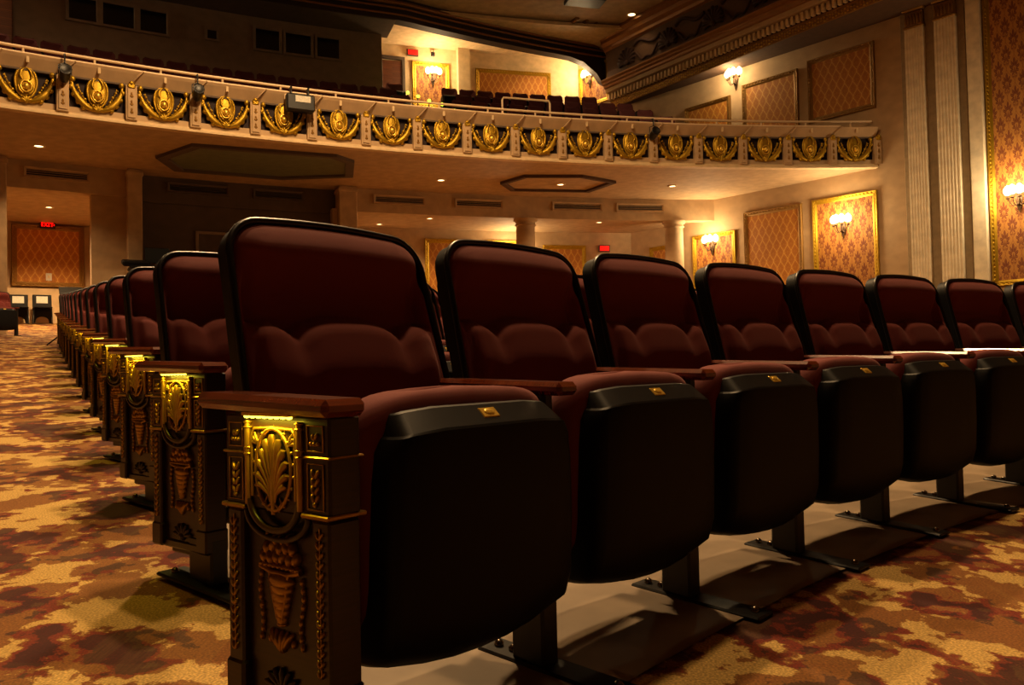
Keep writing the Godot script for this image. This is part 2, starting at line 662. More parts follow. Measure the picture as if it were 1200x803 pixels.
func sconce(at: Vector3, th: float, label: String, energy := 4.2) -> void:
	var s := thing("wall_sconce", label, "sconce", at, th, "candle arm wall sconces")
	var st := newst()
	extrude(st, [Vector2(0, -0.34), Vector2(0.05, -0.2), Vector2(0.07, -0.05), Vector2(0.05, 0.06), Vector2(0, 0.12), Vector2(-0.05, 0.06), Vector2(-0.07, -0.05), Vector2(-0.05, -0.2)], 0.02, 0.05)
	blob(st, Vector3(0, -0.12, 0.06), Vector3(0.045, 0, 0), Vector3(0, 0.09, 0), Vector3(0, 0, 0.05), 10, 6)
	part(s, "back_plate", st, M.iron)
	var xs := [-0.19, -0.07, 0.07, 0.19]
	var zs := [0.14, 0.24, 0.24, 0.14]
	for i in 4:
		st = newst()
		var e := Vector3(xs[i], -0.02, zs[i])
		var pts: Array = []
		for k in 9:
			var u := k / 8.0
			pts.append(Vector3(e.x * u, -0.12 - 0.10 * sin(u * PI) + (0.10) * u * u, 0.07 + (e.z - 0.07) * sqrt(u)))
		tube(st, pts, 0.011, 6)
		lathe(st, [Vector2(0.0, -0.03), Vector2(0.03, -0.025), Vector2(0.045, 0.0), Vector2(0.018, 0.005), Vector2(0.018, 0.05), Vector2(0.0, 0.05)], 10, e)
		var arm := part(s, "candle_arm", st, M.iron)
		st = newst()
		lathe(st, [Vector2(0.012, 0.045), Vector2(0.062, 0.075), Vector2(0.084, 0.13), Vector2(0.078, 0.19), Vector2(0.045, 0.245), Vector2(0.004, 0.275)], 12, e)
		part(arm, "flame_bulb", st, M.lamp, "glowing frosted bulb")
	omni(s, Vector3(0, 0.14, 0.30), energy, 0.30, Color(1.0, 0.86, 0.64))

func right_wall() -> void:
	var w := setting("wall_right", "beige plaster side wall with framed damask panels")
	var st := newst()
	X = Transform3D(Basis(Vector3.UP, -deg_to_rad(90.0 + HOUSE)), wal(0))
	bx(st, Vector3(4.0, 5.2, -0.2), Vector3(32, 13.0, 0.4))
	X = Transform3D.IDENTITY
	part(w, "plaster", st, M.plaster)
	# lower panels
	wall_panel(-6.95, -6.1, 1.5, 4.22, M.lattice, "narrow damask wall panel between the column and the back corner", M.gilt)
	wall_panel(-5.36, -3.91, 1.5, 4.36, M.damask, "lit damask wall panel under the balcony with a sconce, behind the seats", M.gilt)
	wall_panel(-3.63, -1.89, 1.5, 4.78, M.lattice, "unlit rust damask wall panel under the balcony between two sconce panels", M.giltdull)
	wall_panel(-1.6, 0.09, 1.5, 4.79, M.damask, "lit gold damask wall panel with a sconce beside the balcony end", M.gilt)
	# upper panels
	wall_panel(-5.5, -3.95, 6.2, 8.17, M.lattice, "upper rust damask panel on the side wall behind the balcony seats", M.giltdull)
	wall_panel(-3.57, -1.89, 6.3, 8.34, M.lattice, "upper rust damask panel on the side wall next to the sconce", M.giltdull)
	wall_panel(-1.62, 0.13, 6.8, 8.45, M.lattice, "upper rust damask panel above the balcony end by the pilasters", M.giltdull)
	wall_panel(2.56, 6.2, 2.2, 10.4, M.damask, "tall gold damask panel with leafy motif beside the fluted pilasters", M.gilt)
	sconce(wal(-4.66, 4.05, 0.03), 90.0 + HOUSE, "candle arm sconce on the lit panel beside the far column")
	sconce(wal(-0.78, 4.05, 0.03), 90.0 + HOUSE, "candle arm sconce on the gold panel beside the balcony end")
	sconce(wal(3.15, 4.1, 0.03), 90.0 + HOUSE, "candle arm sconce on the tall leafy damask panel")
	sconce(wal(-3.76, 8.6, 0.0), 90.0 + HOUSE, "candle arm sconce on the upper side wall between two rust panels")
	sconce(wal(-9.25, 10.12, 0.03), 90.0 + HOUSE, "candle arm sconce on the alcove side wall behind the cornice end")
	# fluted pilasters with gilded capitals
	var base := wal(0)
	for q in [[0.91, 1.33, "nearer the balcony end"], [1.57, 2.03, "nearer the tall damask panel"]]:
		var wd: float = q[1] - q[0]
		var c := wal((q[0] + q[1]) * 0.5, 0.0, 0.0)
		c.y = 0.9
		var p := thing("fluted_pilaster", "tall cream fluted pilaster " + q[2], "pilaster", c, 90.0 + HOUSE, "fluted pilasters")
		st = newst()
		var poly: Array = [Vector2(-wd * 0.5, 0.0)]
		var nf := 6
		var fw := (wd - 0.04) / nf
		poly.append(Vector2(-wd * 0.5, 0.16))
		for i in nf:
			var x0 := -wd * 0.5 + 0.02 + fw * i
			for k in 5:
				var a := PI * k / 4.0
				poly.append(Vector2(x0 + fw * 0.5 - cos(a) * fw * 0.38, 0.16 - sin(a) * 0.014))
		poly.append(Vector2(wd * 0.5, 0.16))
		poly.append(Vector2(wd * 0.5, 0.0))
		X = Transform3D(Basis(Vector3(1, 0, 0), Vector3(0, 0, 1), Vector3(0, 1, 0)), Vector3.ZERO)
		extrude(st, poly, 0.0, 7.5)
		X = Transform3D.IDENTITY
		part(p, "shaft", st, M.ivory)
		st = newst()
		bx(st, Vector3(0, 7.53, 0.09), Vector3(wd + 0.04, 0.06, 0.19), 0.015)
		bx(st, Vector3(0, 7.72, 0.085), Vector3(wd, 0.34, 0.17), 0.02)
		bx(st, Vector3(0, 7.96, 0.10), Vector3(wd + 0.08, 0.12, 0.22), 0.03)
		for i in 6:
			var x := -wd * 0.5 + wd * (i + 0.5) / 6
			blob(st, Vector3(x, 7.7, 0.17), Vector3(0.028, 0, 0), Vector3(0, 0.13, 0), Vector3(0, 0, 0.03), 8, 5)
		part(p, "capital", st, M.giltdull, "gilded leaf capital")
		st = newst()
		bx(st, Vector3(0, -0.05, 0.10), Vector3(wd + 0.08, 0.2, 0.22), 0.02)
		part(p, "base", st, M.cream)
	# plain backing strips and the pier beside the tall panel
	var tr := setting("trim_1", "darker backing strip behind the fluted pilasters", wal(1.48, 5.0, 0.0), 90.0 + HOUSE)
	st = newst()
	bx(st, Vector3(0, 0, 0.02), Vector3(1.42, 8.2, 0.05), 0.01)
	part(tr, "strip", st, M.stone)
	tr = setting("trim_2", "plain cream pier beside the tall damask panel", wal(2.38, 5.0, 0.0), 90.0 + HOUSE)
	st = newst()
	bx(st, Vector3(0, 0, 0.07), Vector3(0.30, 9.0, 0.14), 0.02)
	part(tr, "pier", st, M.ivory)

# profile (out, y) swept along the side wall; the entablature swings out towards the stage
func eline(t: float) -> float:
	return 0.2 + (t + 7.6) * 0.117

func ent_pt(t: float, off: float, y: float) -> Vector3:
	return wal(t, y, eline(t) + off)

func band(called: String, parent: Node3D, prof: Array, m: Material, label := "", ta := -8.3, tb := 4.0) -> void:
	var st := newst()
	flat(st)
	for k in prof.size() - 1:
		var p: Vector2 = prof[k]
		var q: Vector2 = prof[k + 1]
		for i in 10:
			var a := lerpf(ta, tb, i / 10.0)
			var b := lerpf(ta, tb, (i + 1) / 10.0)
			quad(st, ent_pt(a, p.x, p.y), ent_pt(b, p.x, p.y), ent_pt(b, q.x, q.y), ent_pt(a, q.x, q.y))
	for e in [ta, tb]:
		for k in prof.size() - 1:
			var p: Vector2 = prof[k]
			var q: Vector2 = prof[k + 1]
			var o := wal(e, p.y, 0.0)
			var o2 := wal(e, q.y, 0.0)
			quad(st, o, ent_pt(e, p.x, p.y), ent_pt(e, q.x, q.y), o2)
	part(parent, called, st, m, label)

func entablature() -> void:
	var e := setting("trim_3", "gilded entablature with dentils running along the top of the side wall")
	var st := newst()
	flat(st)
	for i in 10:
		var a := lerpf(-8.3, 4.0, i / 10.0)
		var b := lerpf(-8.3, 4.0, (i + 1) / 10.0)
		quad(st, wal(a, 8.85, 0), wal(b, 8.85, 0), ent_pt(b, 0.0, 8.85), ent_pt(a, 0.0, 8.85))
	part(e, "soffit", st, M.frieze)
	band("gilded_frieze", e, [Vector2(0, 8.85), Vector2(0.02, 8.87), Vector2(0.02, 9.05), Vector2(0.05, 9.08)], M.giltdull, "low relief gilded frieze")
	st = newst()
	for i in 150:
		var t := -8.2 + i * 0.08
		for k in 2:
			blob(st, ent_pt(t, 0.02, 8.92 + 0.08 * k + 0.02 * sin(i * 1.9 + k)), T * 0.03, Vector3.UP * 0.028, RT * 0.025, 6, 4)
	part(e, "frieze_relief", st, M.gilt).set_meta("kind", "stuff")
	band("dentil_bed", e, [Vector2(0.05, 9.08), Vector2(0.05, 9.30)], M.ornament)
	st = newst()
	X = Transform3D.IDENTITY
	var bas := Basis(Vector3.UP, -deg_to_rad(90.0 + HOUSE + 6.7))
	for i in 84:
		var t := -8.25 + i * 0.145
		X = Transform3D(bas, ent_pt(t, 0.10, 9.19))
		bx(st, Vector3.ZERO, Vector3(0.075, 0.19, 0.10))
	X = Transform3D.IDENTITY
	part(e, "dentil_course", st, M.cream, "row of small cream dentils").set_meta("kind", "stuff")
	band("fascia", e, [Vector2(0.05, 9.30), Vector2(0.24, 9.31), Vector2(0.26, 9.42)], M.plaster)
	band("gilded_moulding", e, [Vector2(0.26, 9.42), Vector2(0.32, 9.44), Vector2(0.34, 9.50), Vector2(0.40, 9.53), Vector2(0.40, 9.57), Vector2(0.46, 9.63), Vector2(0.46, 9.67)], M.bronzepaint, "stepped gilded cornice moulding")
	band("upper_frieze", e, [Vector2(0.46, 9.67), Vector2(0.18, 9.72), Vector2(0.14, 10.0), Vector2(0.16, 10.35), Vector2(0.22, 10.62)], M.frieze, "dark painted upper frieze")
	band("crown_moulding", e, [Vector2(0.22, 10.62), Vector2(0.30, 10.66), Vector2(0.32, 10.74), Vector2(0.42, 10.82), Vector2(0.44, 10.92), Vector2(0.56, 11.0), Vector2(0.56, 11.1)], M.bronzepaint, "crown moulding under the ceiling")
	# anthemion fans and swags on the upper frieze
	var ts := [-7.35, -5.6, -3.9, -2.2, -0.5, 1.2]
	for i in ts.size():
		var o: Transform3D = Transform3D(bas, ent_pt(ts[i], 0.16, 9.86))
		st = newst()
		X = o
		for k in 11:
			var a := deg_to_rad(-100.0 + 20.0 * k)
			var dir := Vector3(sin(a), cos(a), 0)
			var ln := 0.46 - 0.10 * absf(k - 5) / 5.0
			tube(st, [dir * 0.06 + Vector3(0, 0.16, 0.02), dir * ln * 0.6 + Vector3(0, 0.16, 0.05), dir * ln * 0.9 + Vector3(0, 0.16, 0.05), dir * ln + Vector3(0, 0.16, 0.02)], [0.02, 0.045, 0.055, 0.02], 6)
		blob(st, Vector3(0, 0.14, 0.05), Vector3(0.09, 0, 0), Vector3(0, 0.09, 0), Vector3(0, 0, 0.06), 10, 6)
		X = Transform3D.IDENTITY
		part(e, "shell_fan", st, M.ornament, "dark fan shaped shell ornament")
		if i < ts.size() - 1:
			st = newst()
			var pts: Array = []
			for k in 15:
				var u := k / 14.0
				pts.append(ent_pt(lerpf(ts[i] + 0.42, ts[i + 1] - 0.42, u), 0.19, 10.12 - 0.22 * sin(u * PI) + 0.05 * cos(u * TAU * 2)))
			tube(st, pts, 0.035, 6)
			var pts2: Array = []
			for k in 15:
				var u := k / 14.0
				pts2.append(ent_pt(lerpf(ts[i] + 0.30, ts[i + 1] - 0.30, u), 0.20, 10.42 + 0.10 * sin(u * TAU)))
			tube(st, pts2, 0.05, 6)
			part(e, "swag", st, M.ornament)

# ================================================================= under the balcony
func vent(th0: float, th1: float, y: float, r: float, m: Material, dark: bool, which: String) -> void:
	var w := deg_to_rad(th1 - th0) * r
	var th := (th0 + th1) * 0.5
	var where := "dark booth wall" if dark else "header under the balcony"
	var v := thing("wall_vent", "long slim air vent slot in the " + where + ", " + which, "vent", pol(r - 0.004, th, y), th, "air slots in the " + where)
	var st := newst()
	bx(st, Vector3(0, 0, 0.01), Vector3(w - 0.06, 0.10, 0.02))
	part(v, "slot", st, M.black)
	st = newst()
	moulding(st, w, 0.24, [Vector2(0, 0), Vector2(0, 0.06), Vector2(0.025, 0.055), Vector2(0.05, 0.04), Vector2(0.05, 0.005)])
	part(v, "frame", st, m)
	st = newst()
	for i in 2:
		bx(st, Vector3(0, -0.022 + 0.044 * i, 0.03), Vector3(w - 0.1, 0.008, 0.03))
	part(v, "louver", st, m)

func exit_sign(at: Vector3, th: float, label: String, arrow: bool) -> void:
	var s := thing("exit_sign", label, "exit sign", at, th)
	var st := newst()
	bx(st, Vector3(0, 0, 0.05), Vector3(0.36, 0.21, 0.08), 0.01)
	part(s, "housing", st, M.black)
	var tm := TextMesh.new()
	tm.text = "EXIT"
	var f := SystemFont.new()
	f.font_names = PackedStringArray(["Droid Sans"])
	f.font_weight = 700
	tm.font = f
	tm.font_size = 32
	tm.pixel_size = 0.0044
	tm.depth = 0.008
	var mi := inst(s, "letters", tm, M.exit, Transform3D(Basis.IDENTITY, Vector3(-0.02 if arrow else 0.0, 0, 0.097)))
	mi.set_meta("label", "glowing red letters")
	if arrow:
		st = newst()
		extrude(st, [Vector2(0.135, 0.03), Vector2(0.165, 0.0), Vector2(0.135, -0.03)], 0.09, 0.098)
		part(s, "arrow", st, M.exit)
	else:
		st = newst()
		bx(st, Vector3(0, 0, 0.089), Vector3(0.31, 0.16, 0.006))
		part(s, "red_face", st, glow(Color(0.75, 0.02, 0.015), 0.5))
	omni(s, Vector3(0, 0, 0.2), 0.03, 0.2, Color(1.0, 0.08, 0.05))

func arc_panel(th0: float, th1: float, y0: float, y1: float, r: float, m: Material, label: String, border: Material) -> void:
	var th := (th0 + th1) * 0.5
	var p := thing("wall_panel", label, "wall panel", pol(r, th, (y0 + y1) * 0.5), th)
	framed(p, deg_to_rad(th1 - th0) * r, y1 - y0, m, border)

func hex_recess(pts: Array, y: float, m: Material, called: String, label: String, rimm: Material) -> void:
	var h := setting(called, label)
	var c := Vector3.ZERO
	for p in pts:
		c += p
	c /= pts.size()
	var st := newst()
	flat(st)
	for i in pts.size():
		var a: Vector3 = pts[i]
		var b: Vector3 = pts[(i + 1) % pts.size()]
		var dn := Vector3(0, -0.07, 0)
		var a1 := a.lerp(c, 0.10)
		var b1 := b.lerp(c, 0.10)
		quad(st, a, b, b + dn, a + dn)
		quad(st, a + dn, b + dn, b1 + dn, a1 + dn)
		quad(st, a1 + dn, b1 + dn, b1 + Vector3(0, -0.005, 0), a1 + Vector3(0, -0.005, 0))
	part(h, "rim", st, rimm)
	st = newst()
	flat(st)
	for i in pts.size():
		var a: Vector3 = pts[i].lerp(c, 0.08)
		var b: Vector3 = pts[(i + 1) % pts.size()].lerp(c, 0.08)
		tri(st, a + Vector3(0, -0.012, 0), b + Vector3(0, -0.012, 0), c + Vector3(0, -0.012, 0))
	part(h, "field", st, m)

func under_balcony() -> void:
	var st: SurfaceTool
	# header beam with bays behind it
	var hd := setting("wall_header", "beige header beam under the balcony above the bays")
	st = newst()
	arc(st, rect(36.62, 36.95, 4.72, 5.4), -48, -30.4)
	arc(st, rect(36.62, 36.95, 4.72, 5.4), -22.6, -5.0)
	part(hd, "beam", st, M.plaster)
	var cl := setting("ceiling_bay", "low cream ceiling of the bays behind the header")
	st = newst()
	arc(st, rect(36.94, 43.2, 4.78, 4.95), -48, -30.2)
	arc(st, rect(36.94, 43.2, 4.78, 4.95), -23.0, -4.5)
	part(cl, "plaster", st, M.plaster)
	var wb := setting("wall_back", "beige back wall under the balcony")
	st = newst()
	arc(st, rect(39.2, 39.5, 0.6, 4.79), -23.0, -7.6)
	part(wb, "plaster", st, M.plaster)
	st = newst()
	arc(st, rect(41.6, 41.9, 0.6, 4.79), -48.0, -30.6)
	part(wb, "plaster", st, M.plaster)
	st = newst()
	arc(st, rect(41.52, 41.6, 1.8, 3.02), -48.0, -30.8)
	part(wb, "dado", st, M.cream, "pale dado below the damask panel")
	st = newst()
	arc(st, rect(36.6, 41.7, 0.6, 4.79), -30.6, -30.2, 1)
	arc(st, rect(36.7, 39.4, 0.6, 4.79), -23.2, -22.9, 1)
	part(wb, "return_wall", st, M.plaster)
	# wing wall and piers
	var wg := setting("wall_wing", "plain wing wall beside the left bay")
	st = newst()
	arc(st, rect(36.75, 37.1, 0.6, 4.75), -31.72, -30.5)
	part(wg, "plaster", st, M.plaster)
	for q in [[-30.62, -30.13, "beige pier between the left bay and the dark booth"], [-23.02, -22.3, "beige pier on the right of the dark booth"], [-35.4, -34.25, "beige pier at the outer edge of the left bay"]]:
		var c := pol(36.6, (q[0] + q[1]) * 0.5, 0.6)
		var pr := setting("wall_pier", q[2], c, (q[0] + q[1]) * 0.5)
		st = newst()
		var w := deg_to_rad(q[1] - q[0]) * 36.6
		bx(st, Vector3(0, 2.36, -0.05), Vector3(w, 4.72, 0.5), 0.02)
		part(pr, "shaft", st, M.plaster)
		st = newst()
		bx(st, Vector3(0, 4.62, -0.05), Vector3(w + 0.05, 0.1, 0.55), 0.02)
		part(pr, "cap", st, M.plaster)
	# dark control booth
	var bo := setting("wall_booth", "dark control booth wall under the balcony")
	st = newst()
	arc(st, rect(37.0, 37.2, 0.6, 4.67), -30.2, -23.0)
	arc(st, rect(36.98, 37.2, 4.70, 5.4), -30.2, -23.0)
	arc(st, rect(37.02, 37.2, 4.66, 4.71), -30.2, -23.0)
	part(bo, "painted_board", st, M.charcoal)
	var dr := setting("door_1", "dark flush door in the control booth wall", pol(36.99, -27.3, 1.85), -27.3)
	st = newst()
	bx(st, Vector3(0, 1.08, 0.0), Vector3(1.06, 2.16, 0.03), 0.004)
	part(dr, "leaf", st, M.charcoal)
	st = newst()
	for s in [-1.0, 1.0]:
		bx(st, Vector3(s * 0.57, 1.10, 0.012), Vector3(0.07, 2.2, 0.05), 0.006)
	bx(st, Vector3(0, 2.2, 0.012), Vector3(1.21, 0.07, 0.05), 0.006)
	part(dr, "frame", st, M.booth)
	for q in [[-29.2, -27.05, "over the flush door"], [-26.15, -24.25, "away from the flush door"]]:
		vent(q[0], q[1], 5.09, 36.98, M.charcoal, true, q[2])
	for q in [[-33.75, -31.78, "over the aisle end"], [-21.57, -19.44, "next to the booth pier"], [-18.16, -16.08, "before the middle column"], [-13.86, -11.6, "past the middle column"], [-10.94, -8.76, "by the far column"]]:
		vent(q[0], q[1], 5.07, 36.62, M.plaster, false, q[2])
	# columns
	for q in [[-15.0, "round beige column between the two middle bays"], [-8.2, "round beige column near the side wall"]]:
		var p := pol(36.8, q[0], 0.0)
		p.y = ground(p.x, p.z) - 0.02
		var co := thing("column", q[1], "column", p, q[0])
		var hh := 4.72 - p.y
		st = newst()
		lathe(st, [Vector2(0.27, 0.28), Vector2(0.265, hh * 0.6), Vector2(0.255, hh - 0.18)], 24)
		part(co, "shaft", st, M.plaster)
		st = newst()
		lathe(st, [Vector2(0.25, hh - 0.2), Vector2(0.30, hh - 0.17), Vector2(0.27, hh - 0.13), Vector2(0.27, hh - 0.09), Vector2(0.33, hh - 0.05), Vector2(0.33, hh)], 24)
		part(co, "capital", st, M.plaster)
		st = newst()
		lathe(st, [Vector2(0.36, 0.0), Vector2(0.36, 0.12), Vector2(0.31, 0.16), Vector2(0.33, 0.22), Vector2(0.28, 0.29)], 24)
		part(co, "base", st, M.plaster)
	# framed panels on the back wall
	arc_panel(-33.8, -31.45, 3.06, 4.72, 41.52, M.lattice, "orange diamond damask panel at the end of the aisle above two black chairs", M.giltdull)
	arc_panel(-18.58, -16.34, 1.9, 4.5, 39.2, M.lattice, "dim damask panel on the back wall beside the dark booth pier", M.gilt)
	arc_panel(-15.8, -13.85, 1.9, 4.5, 39.2, M.damask, "bright damask panel with a sconce half hidden by the column", M.gilt)
	arc_panel(-13.2, -11.19, 1.9, 4.38, 39.2, M.lattice, "damask panel on the back wall beside the small red exit sign", M.gilt)
	sconce(pol(39.17, -14.78, 4.02), -14.78, "candle arm sconce on the back wall behind the column", 3.0)
	exit_sign(pol(41.45, -32.65, 4.72), -32.65, "red exit sign with arrow above the orange damask panel", true)
	exit_sign(pol(39.19, -10.33, 4.28), -10.33, "small red exit sign on the back wall beside the column", false)
	# balcony underside fittings
	hex_recess([pol(34.98, -29.93, SOFFIT), pol(33.66, -29.04, SOFFIT), pol(33.43, -24.09, SOFFIT), pol(33.8, -23.3, SOFFIT), pol(35.2, -22.85, SOFFIT), pol(35.98, -25.3, SOFFIT), pol(36.03, -29.12, SOFFIT)], SOFFIT, M.recess, "ceiling_coffer", "large grey green ceiling panel in a dark frame under the balcony above the booth", M.charcoal)
	hex_recess([pol(35.0, -16.9, SOFFIT), pol(34.15, -16.3, SOFFIT), pol(33.9, -13.9, SOFFIT), pol(34.42, -12.13, SOFFIT), pol(35.6, -12.7, SOFFIT), pol(35.75, -16.1, SOFFIT)], SOFFIT, M.plaster, "ceiling_coffer", "brown hexagonal coffer with a downlight in the balcony underside", M.frieze)
	for q in [[35.2, -33.44], [35.13, -19.34], [34.86, -9.35]]:
		downlight(pol(q[0], q[1], SOFFIT), 0.10, 6.0, 62.0, "small round downlight in the balcony underside", "balcony underside downlights")
	downlight(pol(34.95, -14.3, SOFFIT - 0.012), 0.10, 6.0, 62.0, "small round downlight inside the brown hexagonal coffer", "")
	for q in [[37.6, -34.45, 8.0], [39.0, -32.8, 26.0], [38.6, -20.71, 7.0], [37.4, -18.95, 7.0], [37.3, -11.4, 7.0]]:
		downlight(pol(q[0], q[1], 4.78), 0.09, q[2], 70.0, "small round downlight in the low bay ceiling", "bay ceiling downlights")

# ================================================================= balcony
func balcony() -> void:
	var st: SurfaceTool
	var b := setting("ceiling_soffit", "smooth brown underside of the balcony")
	st = newst()
	arc(st, rect(RB, 37.3, SOFFIT, SOFFIT + 0.2), -48, -1.75)
	part(b, "plaster", st, M.plaster)
	var dk := setting("floor_balcony", "stepped balcony floor carrying the upper seats")
	st = newst()
	var prof: Array = [Vector2(RB + 0.12, SOFFIT + 0.15)]
	for i in 7:
		prof.append(Vector2(RB + 0.12 if i == 0 else 33.9 + 0.8 * i, 5.62 + 0.437 * i))
		prof.append(Vector2(33.9 + 0.8 * (i + 1), 5.62 + 0.437 * i))
	prof.append(Vector2(41.2, 5.62 + 2.622))
	prof.append(Vector2(41.2, SOFFIT + 0.15))
	arc(st, prof, -48, -11.0)
	var th_end := -11.0
	# the rows run up to the side wall: shorter arcs for the front steps
	for i in 7:
		var r1 := 33.9 + 0.8 * (i + 1)
		var e := rad_to_deg(asin(WLAT / r1)) + HOUSE
		arc(st, rect(RB + 0.12 if i == 0 else 33.9 + 0.8 * i, r1, SOFFIT + 0.15, 5.62 + 0.437 * i), th_end, e)
	part(dk, "steps", st, M.plaster)
	# ---- parapet
	var p := thing("balcony_parapet", "curved balcony front with gilded cartouche panels between beige studs", "balcony", pol(RB, -18.0, SOFFIT), -18.0)
	var inv := p.transform.affine_inverse()
	var W := func() -> void: X = inv
	W.call()
	var t0 := -36.94
	var dt := 1.9583
	var nst := 18
	st = newst()
	arc(st, [Vector2(RB + 0.12, SOFFIT - 0.0), Vector2(RB + 0.12, 6.2), Vector2(RB + 0.05, 6.2), Vector2(RB + 0.05, SOFFIT)], t0 - 10.0, -1.72)
	part(p, "panel_ground", st, M.darkred, "dark red recessed ground")
	st = newst()
	arc(st, [Vector2(RB + 0.1, 5.31), Vector2(RB - 0.09, 5.31), Vector2(RB - 0.09, 5.35), Vector2(RB - 0.05, 5.37), Vector2(RB - 0.05, 5.40), Vector2(RB + 0.06, 5.43)], t0 - 10.0, -1.72)
	part(p, "bottom_lip", st, M.cream, "pale bottom lip")
	st = newst()
	arc(st, [Vector2(RB + 0.1, 6.06), Vector2(RB - 0.03, 6.06), Vector2(RB - 0.05, 6.09), Vector2(RB - 0.15, 6.24), Vector2(RB - 0.17, 6.28), Vector2(RB + 0.16, 6.30), Vector2(RB + 0.16, 5.7), Vector2(RB + 0.1, 5.7)], t0 - 10.0, -1.75)
	part(p, "sloped_rim", st, M.plaster, "beige sloped rim")
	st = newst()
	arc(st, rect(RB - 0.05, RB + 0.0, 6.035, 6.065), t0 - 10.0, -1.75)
	part(p, "painted_shadow_strip", st, M.charcoal)  # charcoal strip paints the shadow line below the sloped rim
	X = Transform3D.IDENTITY
	# stud and ornament meshes made once
	var stud := newst()
	bx(stud, Vector3(0, 0.375, 0.0), Vector3(0.20, 0.65, 0.14), 0.012)
	bx(stud, Vector3(0, 0.375, 0.02), Vector3(0.14, 0.58, 0.14), 0.01)
	stud.generate_normals()
	var stud_m := stud.commit()
	var cap := newst()
	bx(cap, Vector3(0, 0.68, 0.03), Vector3(0.13, 0.10, 0.16), 0.02)
	blob(cap, Vector3(0, 0.73, 0.10), Vector3(0.05, 0, 0), Vector3(0, 0.04, 0), Vector3(0, 0, 0.03), 8, 5)
	cap.generate_normals()
	var cap_m := cap.commit()
	var drop := newst()
	X = Transform3D(Basis(Vector3.FORWARD, PI / 4), Vector3(0, 0, 0.09))
	bx(drop, Vector3.ZERO, Vector3(0.055, 0.055, 0.03), 0.012)
	X = Transform3D.IDENTITY
	blob(drop, Vector3(0, 0.045, 0.088), Vector3(0.02, 0, 0), Vector3(0, 0.035, 0), Vector3(0, 0, 0.02), 6, 4)
	drop.generate_normals()
	var drop_m := drop.commit()
	var oval := newst()
	blob(oval, Vector3(0, 0.44, 0.04), Vector3(0.165, 0, 0), Vector3(0, 0.27, 0), Vector3(0, 0, 0.06), 20, 12)
	var ring: Array = []
	for i in 25:
		var a := TAU * i / 24.0
		ring.append(Vector3(sin(a) * 0.165 * (1.0 + 0.12 * cos(a)), 0.44 + cos(a) * 0.27, 0.06))
	tube(oval, ring, 0.022, 8)
	for s in [-1.0, 1.0]:
		tube(oval, [Vector3(s * 0.02, 0.70, 0.08), Vector3(s * 0.07, 0.64, 0.10), Vector3(s * 0.09, 0.55, 0.11), Vector3(s * 0.06, 0.49, 0.11)], [0.012, 0.02, 0.02, 0.01], 6)
		tube(oval, [Vector3(s * 0.05, 0.24, 0.10), Vector3(s * 0.10, 0.30, 0.10), Vector3(s * 0.12, 0.38, 0.10)], [0.02, 0.022, 0.01], 6)
	oval.generate_normals()
	var oval_m := oval.commit()
	var boss := newst()
	blob(boss, Vector3(0, 0.37, 0.115), Vector3(0.052, 0, 0), Vector3(0, 0.066, 0), Vector3(0, 0, 0.06), 14, 8)
	ring = []
	for i in 17:
		var a := TAU * i / 16.0
		ring.append(Vector3(sin(a) * 0.082, 0.37 + cos(a) * 0.10, 0.115))
	tube(boss, ring, 0.014, 6)
	boss.generate_normals()
	var boss_m := boss.commit()
	var crescents: Array = []
	var beads: Array = []
	for s in [-1.0, 1.0]:
		var c := newst()
		var pts: Array = []
		var rad: Array = []
		for i in 15:
			var u := i / 14.0
			var a := lerpf(0.06, 1.42, u)
			pts.append(Vector3(s * 0.42 * sin(a), 0.68 - 0.56 * cos(a), 0.05 + 0.02 * sin(u * PI)))
			rad.append(0.028 + 0.035 * sin(PI * minf(1.0, u * 1.15)))
		tube(c, pts, rad, 8)
		for i in 4:
			var a := 0.55 + 0.25 * i
			blob(c, Vector3(s * 0.44 * sin(a), 0.66 - 0.60 * cos(a), 0.06), Vector3(0.045, 0, 0), Vector3(0, 0.05, 0), Vector3(0, 0, 0.04), 8, 5)
		blob(c, Vector3(s * 0.40, 0.64, 0.06), Vector3(0.05, 0, 0), Vector3(0, 0.06, 0), Vector3(0, 0, 0.05), 8, 5)
		c.generate_normals()
		crescents.append(c.commit())
		var d := newst()
		for i in 4:
			var q := Vector3(s * (0.155 + 0.05 * i), 0.20 + 0.095 * i, 0.06)
			blob(d, q, Vector3(0.036 - 0.003 * i, 0, 0), Vector3(0, 0.036 - 0.003 * i, 0), Vector3(0, 0, 0.03), 8, 5)
			blob(d, q + Vector3(s * 0.03, 0.045, 0), Vector3(0.016, 0, 0), Vector3(0, 0.02, 0), Vector3(0, 0, 0.02), 6, 4)
		for i in 3:
			blob(d, Vector3(s * (0.235 + 0.04 * i), 0.19 + 0.10 * i, 0.05), Vector3(0.026, 0, 0), Vector3(0, 0.03, 0), Vector3(0, 0, 0.03), 8, 5)
		tube(d, [Vector3(s * 0.10, 0.13, 0.04), Vector3(s * 0.18, 0.24, 0.05), Vector3(s * 0.30, 0.48, 0.05), Vector3(s * 0.32, 0.56, 0.05)], 0.012, 6)
		d.generate_normals()
		beads.append(d.commit())
	var leaf := newst()
	for k in 5:
		var a := deg_to_rad(-60.0 + 30.0 * k)
		tube(leaf, [Vector3(0, 0.10, 0.07), Vector3(sin(a) * 0.06, 0.10 + cos(a) * 0.07, 0.11), Vector3(sin(a) * 0.11, 0.10 + cos(a) * 0.12, 0.09)], [0.025, 0.028, 0.008], 6)
	leaf.generate_normals()
	var leaf_m := leaf.commit()
